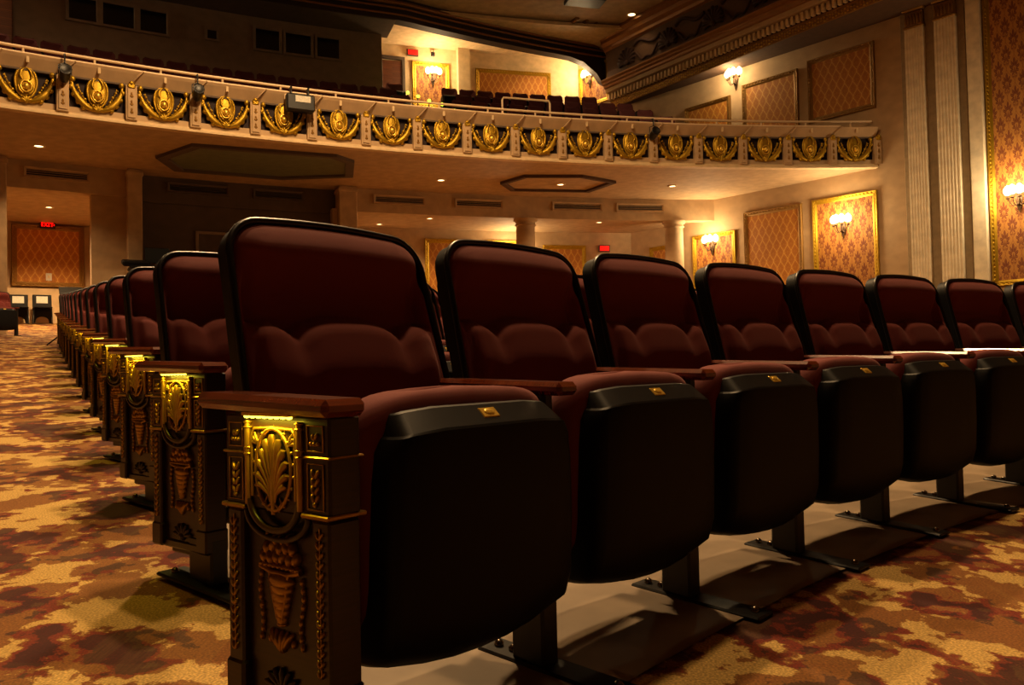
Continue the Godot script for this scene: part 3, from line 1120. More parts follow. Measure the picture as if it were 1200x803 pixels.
	for i in nst + 5:
		var th := t0 + dt * (i - 6)
		if th > -1.6:
			continue
		var xf: Transform3D = inv * Transform3D(Basis(Vector3.UP, -deg_to_rad(th + 3.9)), pol(RB - 0.03, th + 3.9, SOFFIT + 0.02))
		if th + 3.9 > -1.4:
			continue
		var s := inst(p, "stud", stud_m, M.plaster, xf)
		inst(s, "gilded_cap", cap_m, M.gilt, Transform3D.IDENTITY)
		for k in 3:
			inst(s, "carved_drop", drop_m, M.giltdull, Transform3D(Basis.IDENTITY, Vector3(0, 0.19 + 0.15 * k, 0)))
		var tm := th + 3.9 + dt * 0.5
		if tm > -2.0:
			continue
		xf = inv * Transform3D(Basis(Vector3.UP, -deg_to_rad(tm)), pol(RB + 0.03, tm, SOFFIT + 0.06))
		var o := inst(p, "cartouche", oval_m, M.gilt, xf)
		inst(o, "boss", boss_m, M.brass, Transform3D.IDENTITY)
		inst(o, "leaf_spray", leaf_m, M.gilt, Transform3D.IDENTITY)
		for k in 2:
			inst(o, "crescent", crescents[k], M.gilt, Transform3D.IDENTITY)
			inst(o, "bead_stem", beads[k], M.gilt, Transform3D.IDENTITY)
		# thin bracket rods over the sloped rim
		st = newst()
		X = inv * Transform3D(Basis(Vector3.UP, -deg_to_rad(th + 3.9)), pol(RB, th + 3.9, 0))
		tube(st, [Vector3(0.0, 6.08, 0.06), Vector3(0.10, 6.19, 0.16), Vector3(0.2, 6.295, 0.19)], 0.014, 6)
		X = Transform3D.IDENTITY
		part(p, "bracket_rod", st, M.plaster)
		st = newst()
		X = inv * Transform3D(Basis(Vector3.UP, -deg_to_rad(tm)), pol(RB, tm, 0))
		bx(st, Vector3(0.02, 6.21, 0.14), Vector3(0.05, 0.13, 0.04), 0.008)
		X = Transform3D.IDENTITY
		part(p, "cable_box", st, M.cream)
	# ---- railing
	var rl := thing("balcony_railing", "thin metal railing along the top of the balcony front", "railing", pol(RB, -18.0, 6.35), -18.0)
	inv = rl.transform.affine_inverse()
	X = inv
	for q in [[RB + 0.04, 6.47, 0.027, "top_rail"], [RB - 0.14, 6.305, 0.022, "lower_rail"]]:
		st = newst()
		var pts: Array = []
		for i in 61:
			pts.append(pol(q[0], lerpf(-41.0, -1.85 - (0.0 if q[2] > 0.025 else 1.5), i / 60.0), q[1]))
		tube(st, pts, q[2], 6)
		part(rl, q[3], st, M.rail)
	for i in 20:
		var th := -38.0 + 1.9583 * i
		st = newst()
		tube(st, [pol(RB + 0.07, th, 6.30), pol(RB + 0.05, th, 6.40), pol(RB + 0.04, th, 6.47)], 0.022, 6)
		part(rl, "post", st, M.rail)
	X = Transform3D.IDENTITY
	var gl := thing("guard_rail", "raised looped guard rail at the foot of the balcony aisle", "railing", pol(33.3, -16.6, 6.1), -16.6)
	st = newst()
	tube(st, [Vector3(-0.58, -0.45, 0), Vector3(-0.58, 0.72, 0), Vector3(-0.55, 0.78, 0), Vector3(0.55, 0.78, 0), Vector3(0.58, 0.72, 0), Vector3(0.58, -0.45, 0)], 0.024, 8)
	part(gl, "loop_rail", st, M.rail)
	# ---- fittings hung on the rim
	for q in [[-11.62, "black spotlight clamped to the balcony rim towards the side wall"], [-29.09, "black spotlight clamped to the balcony rim over a cartouche"], [-33.0, "black spotlight clamped to the balcony rim beside the first wide cartouche"]]:
		var sl := thing("stage_spotlight", q[1], "spotlight", pol(RB - 0.27, q[0], 6.12), q[0])
		st = newst()
		X = Transform3D(Basis(Vector3.RIGHT, 1.25), Vector3(0, -0.12, 0))
		lathe(st, [Vector2(0.0, -0.16), Vector2(0.07, -0.15), Vector2(0.085, -0.05), Vector2(0.09, 0.12), Vector2(0.105, 0.16), Vector2(0.08, 0.15), Vector2(0.0, 0.12)], 14)
		X = Transform3D.IDENTITY
		part(sl, "can", st, M.black)
		st = newst()
		tube(st, [Vector3(-0.1, -0.12, 0), Vector3(-0.1, 0.04, 0), Vector3(0, 0.08, 0), Vector3(0.1, 0.04, 0), Vector3(0.1, -0.12, 0)], 0.012, 6)
		tube(st, [Vector3(0, 0.08, 0), Vector3(0, 0.25, -0.02), Vector3(0, 0.27, -0.17)], 0.016, 6)
		part(sl, "yoke", st, M.steel)
	var fl := thing("projector_box", "black wall washer box with pale window hung on the balcony rim", "projector", pol(RB - 0.30, -25.7, 6.05), -25.7)
	st = newst()
	bx(st, Vector3(0, 0, 0.0), Vector3(0.56, 0.34, 0.22), 0.03)
	part(fl, "housing", st, M.black)
	st = newst()
	bx(st, Vector3(0.04, 0.06, 0.113), Vector3(0.30, 0.13, 0.01), 0.004)
	part(fl, "window", st, M.paper, "pale window")
	st = newst()
	for s in [-1.0, 1.0]:
		tube(st, [Vector3(s * 0.17, 0.15, 0), Vector3(s * 0.17, 0.32, 0), Vector3(s * 0.17, 0.33, -0.2)], 0.02, 6)
	part(fl, "hanger", st, M.black)
	# ---- balcony seats
	balcony_seats()
	# ---- step lights
	var sl2: Array = [[38.9, -19.29, 8.72], [37.9, -19.18, 8.30], [37.0, -19.03, 7.9], [36.0, -18.87, 7.5], [35.2, -18.69, 7.1], [34.3, -18.5, 6.74]]
	for i in sl2.size():
		var q: Array = sl2[i]
		var l := thing("step_light", "small green yellow aisle light on the end of the %s balcony row" % NTH[6 - i], "step light", pol(q[0], q[1], q[2]), q[1], "balcony aisle lights")
		st = newst()
		blob(st, Vector3.ZERO, Vector3(0.05, 0, 0), Vector3(0, 0.045, 0), Vector3(0, 0, 0.03), 10, 6)
		part(l, "lens", st, M.step)
		st = newst()
		tube(st, [Vector3(0, -0.02, -0.02), Vector3(0, -0.30, -0.04), Vector3(0, -0.72, -0.04)], 0.018, 6)
		part(l, "post", st, M.black)
		omni(l, Vector3(0, 0, 0.06), 0.02, 0.06, Color(0.85, 1.0, 0.25))

func balcony_seats() -> void:
	var back := newst()
	grid(back, 8, 8, func(u: float, v: float) -> Vector3:
		var x := (u - 0.5) * 2.0
		var h := lerpf(0.42, 0.92, v)
		var w := 0.25 * (1.0 if v < 0.8 else sqrt(maxf(0.0, 1.0 - pow((v - 0.8) / 0.2, 2.0) * 0.45)))
		return Vector3(x * w, h, -0.28 - 0.10 * v + 0.05 * x * x - 0.03))
	bx(back, Vector3(0, 0.66, -0.38), Vector3(0.48, 0.46, 0.03), 0.012)
	back.generate_normals()
	var back_m := back.commit()
	var pan := newst()
	bx(pan, Vector3(0, 0.42, -0.18), Vector3(0.48, 0.44, 0.10), 0.04)
	for s in [-1.0, 1.0]:
		bx(pan, Vector3(s * 0.258, 0.29, -0.16), Vector3(0.04, 0.58, 0.30), 0.01)
	pan.generate_normals()
	var pan_m := pan.commit()
	for i in 7:
		var r := 34.55 + 0.8 * i
		var y := 5.62 + 0.437 * i
		var end := rad_to_deg(asin(WLAT / (r + 0.4))) + HOUSE - 0.6
		var step := rad_to_deg(0.56 / r)
		var th := -35.2
		while th < end:
			if absf(th + 18.6) > 1.0 and (i < 6 or th > -19.9):
				var s := thing("auditorium_chair", "dark maroon balcony chair in the %s row above the balcony front" % NTH[i], "chair", pol(r - 0.25, th, y), th, "balcony chairs, %s row" % NTH[i])
				inst(s, "backrest", back_m, M.balseat, Transform3D.IDENTITY)
				inst(s, "folded_seat", pan_m, M.shell, Transform3D.IDENTITY)
			th += step

# ================================================================= upper back of the house
func beam_r(th: float) -> float:
	return 38.06 if th < -19.8 else lerpf(38.06, 40.0, (th + 19.8) / 10.5)

func balcony_back() -> void:
	var st: SurfaceTool
	# dark cross beam with an arched right end
	var b := setting("ceiling_beam", "dark brown cross beam under the main ceiling")
	st = newst()
	flat(st)
	var n := 60
	var low := func(th: float) -> float:
		if th < -12.2:
			return 10.48
		var u := clampf((th + 12.2) / 2.9, 0.0, 1.0)
		return 10.48 - 1.35 * pow(u, 3.2)
	for i in n:
		var a := lerpf(-48.0, -8.9, float(i) / n)
		var c := lerpf(-48.0, -8.9, float(i + 1) / n)
		var ya: float = low.call(a)
		var yc: float = low.call(c)
		var ra := beam_r(a)
		var rc := beam_r(c)
		quad(st, pol(ra, a, ya), pol(rc, c, yc), pol(rc, c, CEIL), pol(ra, a, CEIL))
		quad(st, pol(ra, a, ya), pol(rc, c, yc), pol(rc + 0.35, c, yc), pol(ra + 0.35, a, ya))
		quad(st, pol(ra + 0.35, a, ya), pol(rc + 0.35, c, yc), pol(rc + 0.35, c, CEIL), pol(ra + 0.35, a, CEIL))
	part(b, "beam", st, M.beam)
	for q in [[0.0, 10.95, 0.06], [-0.02, 10.80, 0.03], [0.0, 10.62, 0.03]]:
		st = newst()
		var pts: Array = []
		for i in 40:
			var a := lerpf(-40.0, -9.4, i / 39.0)
			pts.append(pol(beam_r(a) - 0.03 + q[0], a, q[1]))
		tube(st, pts, q[2], 6)
		part(b, "moulding", st, M.bronzepaint)
	# dark soffit between the beam and the booth
	st = newst()
	arc(st, rect(38.1, 39.4, 10.47, 10.55), -48, -20.0)
	part(b, "soffit_board", st, M.charcoal)
	# projection booth
	var w := setting("wall_projection", "dark projection booth wall above the balcony")
	st = newst()
	arc(st, rect(39.2, 39.5, 5.6, 10.5), -48.0, -20.3)
	part(w, "plaster", st, M.booth)
	st = newst()
	arc(st, rect(39.2, 41.4, 5.6, 10.96), -20.5, -20.3, 1)
	part(w, "side", st, M.booth)
	var k := 0
	for q in [[-32.14, -31.2], [-31.02, -29.93], [-29.75, -28.79], [-25.5, -24.54], [-24.32, -23.27], [-23.04, -22.1]]:
		k += 1
		var th: float = (q[0] + q[1]) * 0.5
		var ww: float = deg_to_rad(q[1] - q[0]) * 39.2
		var wi := setting("window_%d" % k, "dark projection booth window", pol(39.19, th, 9.87), th)
		st = newst()
		bx(st, Vector3(0, 0, 0.01), Vector3(ww - 0.02, 0.56, 0.012))
		part(wi, "pane", st, M.glass)
		st = newst()
		moulding(st, ww + 0.12, 0.70, [Vector2(0, 0), Vector2(0, 0.06), Vector2(0.06, 0.06), Vector2(0.08, 0.01)])
		part(wi, "window_frame", st, M.booth)
	k += 1
	var ws := setting("window_%d" % k, "small square dark port in the projection booth wall", pol(39.19, -27.15, 9.79), -27.15)
	st = newst()
	bx(st, Vector3(0, 0, 0.01), Vector3(0.24, 0.24, 0.012))
	part(ws, "pane", st, M.glass)
	st = newst()
	moulding(st, 0.36, 0.36, [Vector2(0, 0), Vector2(0, 0.05), Vector2(0.05, 0.05), Vector2(0.07, 0.01)])
	part(ws, "window_frame", st, M.booth)
	var pi := thing("pier", "orange lit pier at the outer end of the projection booth", "pier", pol(39.0, -34.35, 8.0), -34.35)
	st = newst()
	bx(st, Vector3(0.06, 1.2, 0), Vector3(0.5, 2.4, 0.3), 0.02)
	part(pi, "shaft", st, M.door)
	st = newst()
	bx(st, Vector3(0.06, 2.4, 0), Vector3(0.56, 0.08, 0.34), 0.02)
	part(pi, "cap", st, M.door)
	sconce(pol(39.16, -35.6, 9.5), -35.6, "candle arm sconce on the projection booth wall beside the orange pier", 3.0)
	# lit alcove behind the balcony seats
	var a2 := setting("wall_alcove", "cream back wall of the lit alcove behind the balcony seats")
	st = newst()
	arc(st, rect(41.0, 41.3, 6.0, 11.0), -20.5, -10.3)
	part(a2, "plaster", st, M.cream)
	st = newst()
	arc(st, rect(40.75, 41.05, 7.6, 10.96), -16.4, -15.85, 1)
	part(a2, "pilaster", st, M.cream, "plain cream pilaster strip")
	var c2 := setting("ceiling_alcove", "cream curved ceiling of the alcove")
	st = newst()
	arc(st, rect(38.4, 41.3, 10.95, 11.05), -20.5, -9.0)
	part(c2, "plaster", st, M.cream)
	# quarter round cove joining ceiling and side wall
	st = newst()
	grid(st, 10, 10, func(u: float, v: float) -> Vector3:
		var t := lerpf(-10.5, -8.0, v)
		var an := u * PI * 0.5
		return wal(t, 10.95 - 0.22 * (1.0 - sin(an)) , 0.02 + 0.6 * (1.0 - cos(an))))
	part(c2, "cove", st, M.cream)
	arc_panel(-18.45, -16.75, 9.0, 10.47, 40.99, M.damask, "bright damask panel with a sconce in the upper alcove", M.gilt)
	arc_panel(-15.52, -11.95, 9.0, 10.42, 40.99, M.lattice, "wide orange damask panel in the upper alcove", M.gilt)
	wall_panel(-9.75, -8.45, 9.2, 10.55, M.damask, "damask panel on the alcove side wall behind the cornice end", M.gilt)
	sconce(pol(40.96, -17.51, 10.02), -17.51, "candle arm sconce on the alcove back wall beside the exit sign")
	exit_sign(pol(40.99, -18.42, 10.72), -18.42, "red exit sign in the alcove above the balcony seats", false)
	var dr := setting("door_2", "brown door at the left of the upper alcove", pol(40.98, -19.35, 8.3), -19.35)
	st = newst()
	bx(st, Vector3(0, 1.05, 0.02), Vector3(0.62, 2.1, 0.05), 0.01)
	part(dr, "leaf", st, M.door)
	st = newst()
	for s in [-1.0, 1.0]:
		bx(st, Vector3(s * 0.36, 1.1, 0.03), Vector3(0.10, 2.2, 0.09), 0.01)
	bx(st, Vector3(0, 2.2, 0.03), Vector3(0.82, 0.10, 0.09), 0.01)
	part(dr, "frame", st, M.charcoal)
	var em := thing("emergency_light", "small dark emergency lamp on the alcove wall above the damask panel", "lamp", pol(40.98, -17.49, 10.74), -17.49)
	st = newst()
	bx(st, Vector3(0, 0, 0.04), Vector3(0.12, 0.14, 0.07), 0.015)
	part(em, "housing", st, M.black)
	st = newst()
	for s in [-1.0, 1.0]:
		blob(st, Vector3(s * 0.04, 0.09, 0.06), Vector3(0.035, 0, 0), Vector3(0, 0.035, 0), Vector3(0, 0, 0.04), 8, 6)
	part(em, "lamp_head", st, M.cream)
	for q in [[39.44, -18.14], [40.0, -12.6]]:
		downlight(pol(q[0], q[1], 10.94), 0.09, 3.5, 65.0, "small round downlight in the alcove ceiling", "alcove downlights")
	downlight(pol(37.7, -9.44, CEIL), 0.13, 1.5, 62.0, "round downlight in the main ceiling beside the cornice", "")

# ================================================================= orchestra seats
const TOPH := 0.915
const CR := 0.075
const BOT := 0.30

func half_w(h: float) -> float:
	var w := lerpf(0.262, 0.246, clampf((h - 0.5) / 0.33, 0.0, 1.0))
	if h < BOT + 0.08:
		var g := clampf((BOT + 0.08 - h) / 0.08, 0.0, 1.0)
		w -= 0.08 - 0.08 * sqrt(maxf(0.0, 1.0 - g * g))
	var hc := TOPH - CR
	if h > hc:
		var q := clampf((h - hc) / CR, 0.0, 1.0)
		w = w - CR + CR * sqrt(maxf(0.0, 1.0 - q * q))
	return w

func lean(h: float) -> float:
	return 0.345 + (h - 0.55) * 0.27

func sstep(a: float, b: float, x: float) -> float:
	var t := clampf((x - a) / (b - a), 0.0, 1.0)
	return t * t * (3.0 - 2.0 * t)

func crown(x: float, v: float) -> float:
	return 0.007 * (1.0 - x * x) * v

func back_front(u: float, v: float) -> Vector3:
	var x := (u - 0.5) * 2.0
	x = signf(x) * (1.0 - pow(1.0 - absf(x), 1.35))
	var vv := 1.0 - pow(1.0 - v, 1.5)
	var h := lerpf(BOT, TOPH - 0.006, vv)
	var hw := half_w(h) - 0.008
	var px := x * hw
	var e := minf(hw - absf(px), TOPH - 0.006 - h)
	if h > TOPH - CR and absf(px) > 0.171:
		e = CR - 0.008 - Vector2(absf(px) - 0.171, h - (TOPH - CR)).length()
	e = maxf(e, 0.0)
	var d := lean(h) - 0.036
	d += 0.036 * pow(1.0 - minf((hw - absf(px)) / 0.05, 1.0), 2.0) * (1.0 - sstep(0.80, 0.88, h))
	var tt := 1.0 - minf(e / 0.085, 1.0)
	d += 0.042 * (1.0 - sqrt(1.0 - tt * tt)) * sstep(0.78, 0.86, h)
	# hollow above the lumbar cushion
	d += 0.066 * sstep(0.870, 0.745, h) * sstep(0.0, 0.03, e)
	# lumbar cushion with two tufted notches
	var ap := absf(px)
	var hb := 0.0
	if ap < 0.132:
		hb = 0.714 - 0.032 * pow(ap / 0.132, 3.5)
	else:
		hb = 0.682 + 0.026 * sin(minf(1.0, (ap - 0.132) / 0.06) * PI * 0.5)
	var nt := maxf(0.0, 1.0 - absf(ap - 0.132) / 0.05)
	var q := clampf((hb + 0.006 - h) / 0.030, 0.0, 1.0)
	var lum := sqrt(1.0 - (1.0 - q) * (1.0 - q))
	var groove := nt * nt * sstep(0.60, 0.68, h) * 0.012
	d -= (0.056 - groove) * lum * sstep(0.0, 0.035, e)
	d -= 0.008 * sstep(0.0, 1.0, (hb - h) / 0.09) * sstep(0.0, 0.05, e)
	d += 0.045 * sstep(0.64, 0.44, h) * sstep(0.0, 0.05, e)
	return Vector3(px, h + crown(x, vv), -d)

func make_seat() -> Node3D:
	var s := thing("theater_seat", "", "seat")
	s.set_meta("group", "orchestra seats")
	var st := newst()
	grid(st, 52, 84, back_front)
	var bk := part(s, "backrest", st, M.fabric, "maroon upholstered backrest with lumbar cushion")
	# black shell: side band, back and piping
	st = newst()
	var out: Array = []
	var m := 60
	for i in m + 1:
		var q := i / float(m)
		var p := Vector2.ZERO
		if q < 0.3:
			var h := lerpf(BOT, TOPH - CR, pow(q / 0.3, 1.6))
			p = Vector2(-half_w(h), h)
		elif q < 0.42:
			var a := (q - 0.3) / 0.12 * PI * 0.5
			p = Vector2(-0.171 - cos(a) * CR, TOPH - CR + sin(a) * CR)
		elif q <= 0.58:
			var x := lerpf(-0.171, 0.171, (q - 0.42) / 0.16)
			p = Vector2(x, TOPH + 0.007 * (1.0 - pow(x / 0.171, 2.0)))
		elif q < 0.7:
			var a := (q - 0.58) / 0.12 * PI * 0.5
			p = Vector2(0.171 + sin(a) * CR, TOPH - CR + cos(a) * CR)
		else:
			var h := lerpf(BOT, TOPH - CR, pow(maxf(0.0, 1.0 - (q - 0.7) / 0.3), 1.6))
			p = Vector2(half_w(h), h)
		out.append(p)
	smooth(st)
	for i in m:
		var p: Vector2 = out[i]
		var q: Vector2 = out[i + 1]
		var c := Vector2(0, 0.64)
		var p2 := p.lerp(c, 0.025)
		var q2 := q.lerp(c, 0.025)
		quad(st, Vector3(p.x, p.y, -lean(p.y)), Vector3(q.x, q.y, -lean(q.y)), Vector3(q2.x, q2.y, -lean(q.y) - 0.045), Vector3(p2.x, p2.y, -lean(p.y) - 0.045))
	smooth(st)
	for i in m / 2:
		var p: Vector2 = out[i].lerp(Vector2(0, 0.64), 0.025)
		var q: Vector2 = out[i + 1].lerp(Vector2(0, 0.64), 0.025)
		var r: Vector2 = out[m - i - 1].lerp(Vector2(0, 0.64), 0.025)
		var t: Vector2 = out[m - i].lerp(Vector2(0, 0.64), 0.025)
		for k in 6:
			var k0 := k / 6.0
			var k1 := (k + 1) / 6.0
			var F := func(a: Vector2, b: Vector2, w: float) -> Vector3:
				var z := a.lerp(b, w)
				return Vector3(z.x, z.y, -lean(z.y) - 0.045 - 0.02 * sin(w * PI))
			quad(st, F.call(p, t, k0), F.call(q, r, k0), F.call(q, r, k1), F.call(p, t, k1))
	part(s, "back_shell", st, M.shell, "black plastic back shell")
	st = newst()
	var pip: Array = []
	for p in out:
		pip.append(Vector3(p.x * 0.995, p.y, -lean(p.y) + 0.004))
	tube(st, pip, 0.0075, 8)
	part(bk, "piping", st, M.piping, "black edge piping")
	# folded seat: cushion and black pan
	st = newst()
	grid(st, 28, 28, func(u: float, v: float) -> Vector3:
		var a := TAU * u
		var b := PI * (v - 0.5)
		var e := 0.34
		var cx := signf(cos(a)) * pow(absf(cos(a)), e)
		var sx := signf(sin(a)) * pow(absf(sin(a)), 0.75)
		var cb := pow(absf(cos(b)), 0.30)
		var sb := signf(sin(b)) * pow(absf(sin(b)), 0.50)
		var y := 0.372 + 0.210 * sb
		return Vector3(cx * cb * 0.250, y + 0.006 * (1.0 - cx * cx) * (1.0 if sb > 0.5 else 0.0), -0.085 - sx * cb * 0.062))
	part(s, "seat_cushion", st, M.fabric, "maroon seat cushion folded upright")
	st = newst()
	var pf := [[0.11, 0.118, 0.205], [0.07, 0.117, 0.221], [0.03, 0.128, 0.230], [0.0, 0.158, 0.233], [-0.014, 0.22, 0.234], [-0.020, 0.34, 0.232], [-0.022, 0.44, 0.228], [-0.022, 0.495, 0.222], [-0.021, 0.519, 0.212], [-0.018, 0.5235, 0.207], [0.012, 0.5505, 0.197], [0.016, 0.5545, 0.195], [0.024, 0.557, 0.194], [0.045, 0.552, 0.192]]
	var ux := [-1.0, -1.0, -0.985, -0.955, -0.91, -0.6, -0.3, 0.0, 0.3, 0.6, 0.91, 0.955, 0.985, 1.0, 1.0]
	var uz := [0.085, 0.03, 0.013, 0.004, 0.0, -0.004, -0.006, -0.006, -0.006, -0.004, 0.0, 0.004, 0.013, 0.03, 0.085]
	for j in pf.size() - 1:
		if j == 0 or j == 8 or j == 9 or j == 11:
			smooth(st)
		for i in ux.size() - 1:
			var G := func(ii: int, jj: int) -> Vector3:
				var p: Array = pf[jj]
				var low := clampf((0.24 - p[1]) / 0.11, 0.0, 1.0)
				var top := clampf((p[1] - 0.46) / 0.06, 0.0, 1.0)
				return Vector3(ux[ii] * p[2], p[1] + 0.028 * low * ux[ii] * ux[ii] - 0.010 * top * pow(absf(ux[ii]), 8.0), -(p[0] + uz[ii]))
			quad(st, G.call(i, j), G.call(i + 1, j), G.call(i + 1, j + 1), G.call(i, j + 1))
	var pan := part(s, "seat_pan", st, M.shell, "black moulded seat pan")
	st = newst()
	X = Transform3D(Basis(Vector3.RIGHT, deg_to_rad(-48.0)), Vector3(0, 0.5405, 0.0045))
	bx(st, Vector3.ZERO, Vector3(0.042, 0.024, 0.004), 0.0018)
	blob(st, Vector3(0, 0, 0.002), Vector3(0.013, 0, 0), Vector3(0, 0.008, 0), Vector3(0, 0, 0.002), 12, 5)
	X = Transform3D.IDENTITY
	part(pan, "number_plate", st, M.brass, "small brass number plate")
	# pivots
	st = newst()
	for sx in [-1.0, 1.0]:
		X = Transform3D(Basis(Vector3.FORWARD, PI / 2), Vector3(sx * 0.247, 0.27, -0.12))
		lathe(st, [Vector2(0, -0.02), Vector2(0.028, -0.02), Vector2(0.032, 0.0), Vector2(0.028, 0.02), Vector2(0, 0.02)], 14)
	X = Transform3D.IDENTITY
	part(s, "pivot", st, M.piping)
	# standard with arm on the right-hand side
	st = newst()
	var ax := 0.241
	bx(st, Vector3(ax, 0.29, -0.10), Vector3(0.052, 0.57, 0.085), 0.006)
	bx(st, Vector3(ax, 0.47, -0.19), Vector3(0.040, 0.20, 0.28), 0.010)
	part(s, "standard", st, M.steel, "black steel standard")
	st = newst()
	bx(st, Vector3(ax, 0.013, -0.05), Vector3(0.075, 0.010, 0.36), 0.004)
	var fp := part(s, "foot_plate", st, M.steel, "black foot plate")
	fp.basis = Basis(Vector3.RIGHT, 0.058)
	for z in [0.10, -0.16, -0.20]:
		st = newst()
		lathe(st, [Vector2(0.010, 0.0), Vector2(0.010, 0.008), Vector2(0.004, 0.013), Vector2(0.0, 0.013)], 8, Vector3(ax, 0.018, z))
		part(fp, "bolt", st, M.bolt)
	arm_rest(s, ax, 0.065)
	return s

func arm_rest(s: Node3D, ax: float, wd: float) -> void:
	var st := newst()
	X = Transform3D(Basis(Vector3.RIGHT, 0.03), Vector3(ax, 0.578, -0.17))
	bx(st, Vector3(0, 0, 0), Vector3(wd, 0.027, 0.345), 0.009)
	X = Transform3D.IDENTITY
	part(s, "armrest", st, M.armwood, "varnished wooden armrest")

# ---------------------------------------------------------------- carved aisle standard
func P3(a: float, h: float, out: float) -> Vector3:
	# panel coordinates: a towards the seat front, h up, out towards the aisle
	return Vector3(-0.05 - out, h, -(0.158 - a))

func pblob(st: SurfaceTool, a: float, h: float, ra: float, rh: float, rot := 0.0, rel := 0.006, nu := 8, nv := 6) -> void:
	var ua := Vector3(0, sin(rot), cos(rot))
	var uh := Vector3(0, cos(rot), -sin(rot))
	blob(st, P3(a, h, 0.001), ua * ra, uh * rh, Vector3(-rel, 0, 0), nu, nv)

func pline(st: SurfaceTool, pts: Array, rad, out := 0.002) -> void:
	var q: Array = []
	for p in pts:
		q.append(P3(p.x, p.y, out))
	tube(st, q, rad, 6)

func make_standard() -> Node3D:
	var s := thing("aisle_standard", "", "aisle standard")
	s.set_meta("group", "carved aisle standards")
	var st := newst()
	# upper block
	bx(st, Vector3(-0.02, 0.484, -0.158), Vector3(0.06, 0.152, 0.272), 0.004)
	# lower recessed board and side shafts
	bx(st, Vector3(-0.014, 0.255, -0.158), Vector3(0.046, 0.32, 0.235), 0.003)
	for a in [-0.112, 0.112]:
		bx(st, Vector3(-0.02, 0.25, -(0.158 - a)), Vector3(0.06, 0.31, 0.042), 0.004)
		bx(st, Vector3(-0.021, 0.128, -(0.158 - a)), Vector3(0.066, 0.062, 0.050), 0.005)
	bx(st, Vector3(-0.018, 0.105, -0.158), Vector3(0.05, 0.022, 0.20), 0.004)
	part(s, "panel", st, M.walnut, "dark walnut end panel")
	# ledges
	for q in [[0.411, 0.007, 0.075, 0.0], [0.4985, 0.004, 0.068, 0.0]]:
		for sg in [-1.0, 1.0]:
			st = newst()
			bx(st, Vector3(-0.02, q[0], -(0.158 - sg * 0.107)), Vector3(q[2], q[1], 0.066), 0.0018)
			part(s, "ledge", st, M.bronze, "gilded ledge strip")
	# central frame, colonettes and U-shaped apron
	st = newst()
	for sg in [-1.0, 1.0]:
		pline(st, [Vector2(sg * 0.068, 0.416), Vector2(sg * 0.068, 0.49), Vector2(sg * 0.068, 0.505), Vector2(sg * 0.068, 0.551)], [0.0055, 0.0055, 0.007, 0.0055], 0.002)
		for h in [0.497, 0.507, 0.548, 0.54]:
			pblob(st, sg * 0.068, h, 0.009, 0.003, 0.0, 0.009)
		pline(st, [Vector2(sg * 0.057, 0.43), Vector2(sg * 0.057, 0.525), Vector2(sg * 0.050, 0.538), Vector2(0.0, 0.540)], 0.0028)
	part(s, "colonette", st, M.bronze)
	st = newst()
	var up: Array = []
	for i in 17:
		var a := lerpf(-PI * 0.5, PI * 0.5, i / 16.0)
		up.append(Vector2(sin(a) * 0.064, 0.425 - cos(a) * 0.045))
	pline(st, up, 0.0065, 0.001)
	var up2: Array = []
	for i in 17:
		var a := lerpf(-PI * 0.5, PI * 0.5, i / 16.0)
		up2.append(Vector2(sin(a) * 0.080, 0.405 - cos(a) * 0.040))
	pline(st, up2, 0.006, -0.004)
	part(s, "apron_moulding", st, M.walnut)
	# oval medallion with beaded ring
	st = newst()
	blob(st, P3(0.0, 0.475, -0.001), Vector3(0, 0, 0.045), Vector3(0, 0.063, 0), Vector3(-0.0025, 0, 0), 24, 8)
	part(s, "medallion_field", st, M.steel, "dark oval field")
	st = newst()
	var ov: Array = []
	for i in 33:
		var a := TAU * i / 32.0
		ov.append(Vector2(sin(a) * 0.046, 0.475 + cos(a) * 0.064))
	pline(st, ov, 0.0035)
	for i in 22:
		var a := TAU * i / 22.0
		pblob(st, sin(a) * 0.0515, 0.475 + cos(a) * 0.066, 0.0028, 0.0032, 0.0, 0.004, 6, 4)
	for sg in [-1.0, 1.0]:
		for k in 3:
			var a: float = deg_to_rad(20.0 + 30.0 * k) * sg
			pline(st, [Vector2(sg * 0.040, 0.514), Vector2(sg * 0.043 + sin(a) * 0.010, 0.514 + cos(a) * 0.012), Vector2(sg * 0.044 + sin(a) * 0.014, 0.513 + cos(a) * 0.020)], [0.002, 0.0035, 0.001])
	part(s, "medallion", st, M.bronze, "beaded oval medallion ring")
	# palmette
	st = newst()
	var tips := [[0.0, 0.530], [0.017, 0.522], [0.028, 0.506], [0.035, 0.488], [0.037, 0.469], [0.034, 0.453]]
	for i in tips.size():
		for sg in [-1.0, 1.0]:
			if i == 0 and sg < 0:
				continue
			var tp := Vector2(tips[i][0] * sg, tips[i][1])
			var rt := Vector2(0.0015 * (i - 1) * sg, 0.424)
			var m1 := Vector2(tp.x * 0.30, lerpf(rt.y, tp.y, 0.45))
			var m2 := Vector2(tp.x * 0.70, lerpf(rt.y, tp.y, 0.80))
			pline(st, [rt, m1, m2, rt.lerp(tp, 0.93), tp], [0.0016, 0.0030, 0.0058, 0.0070, 0.0048], 0.0035)
	pline(st, [Vector2(0, 0.405), Vector2(0, 0.44), Vector2(0, 0.50)], [0.004, 0.0055, 0.002], 0.002)
	for sg in [-1.0, 1.0]:
		pline(st, [Vector2(0, 0.425), Vector2(sg * 0.014, 0.416), Vector2(sg * 0.022, 0.424), Vector2(sg * 0.016, 0.432)], [0.003, 0.003, 0.0025, 0.0015])
	part(s, "palmette", st, M.bronze, "gilded palmette relief")
	# coffers with rosettes and leaves at both sides
	st = newst()
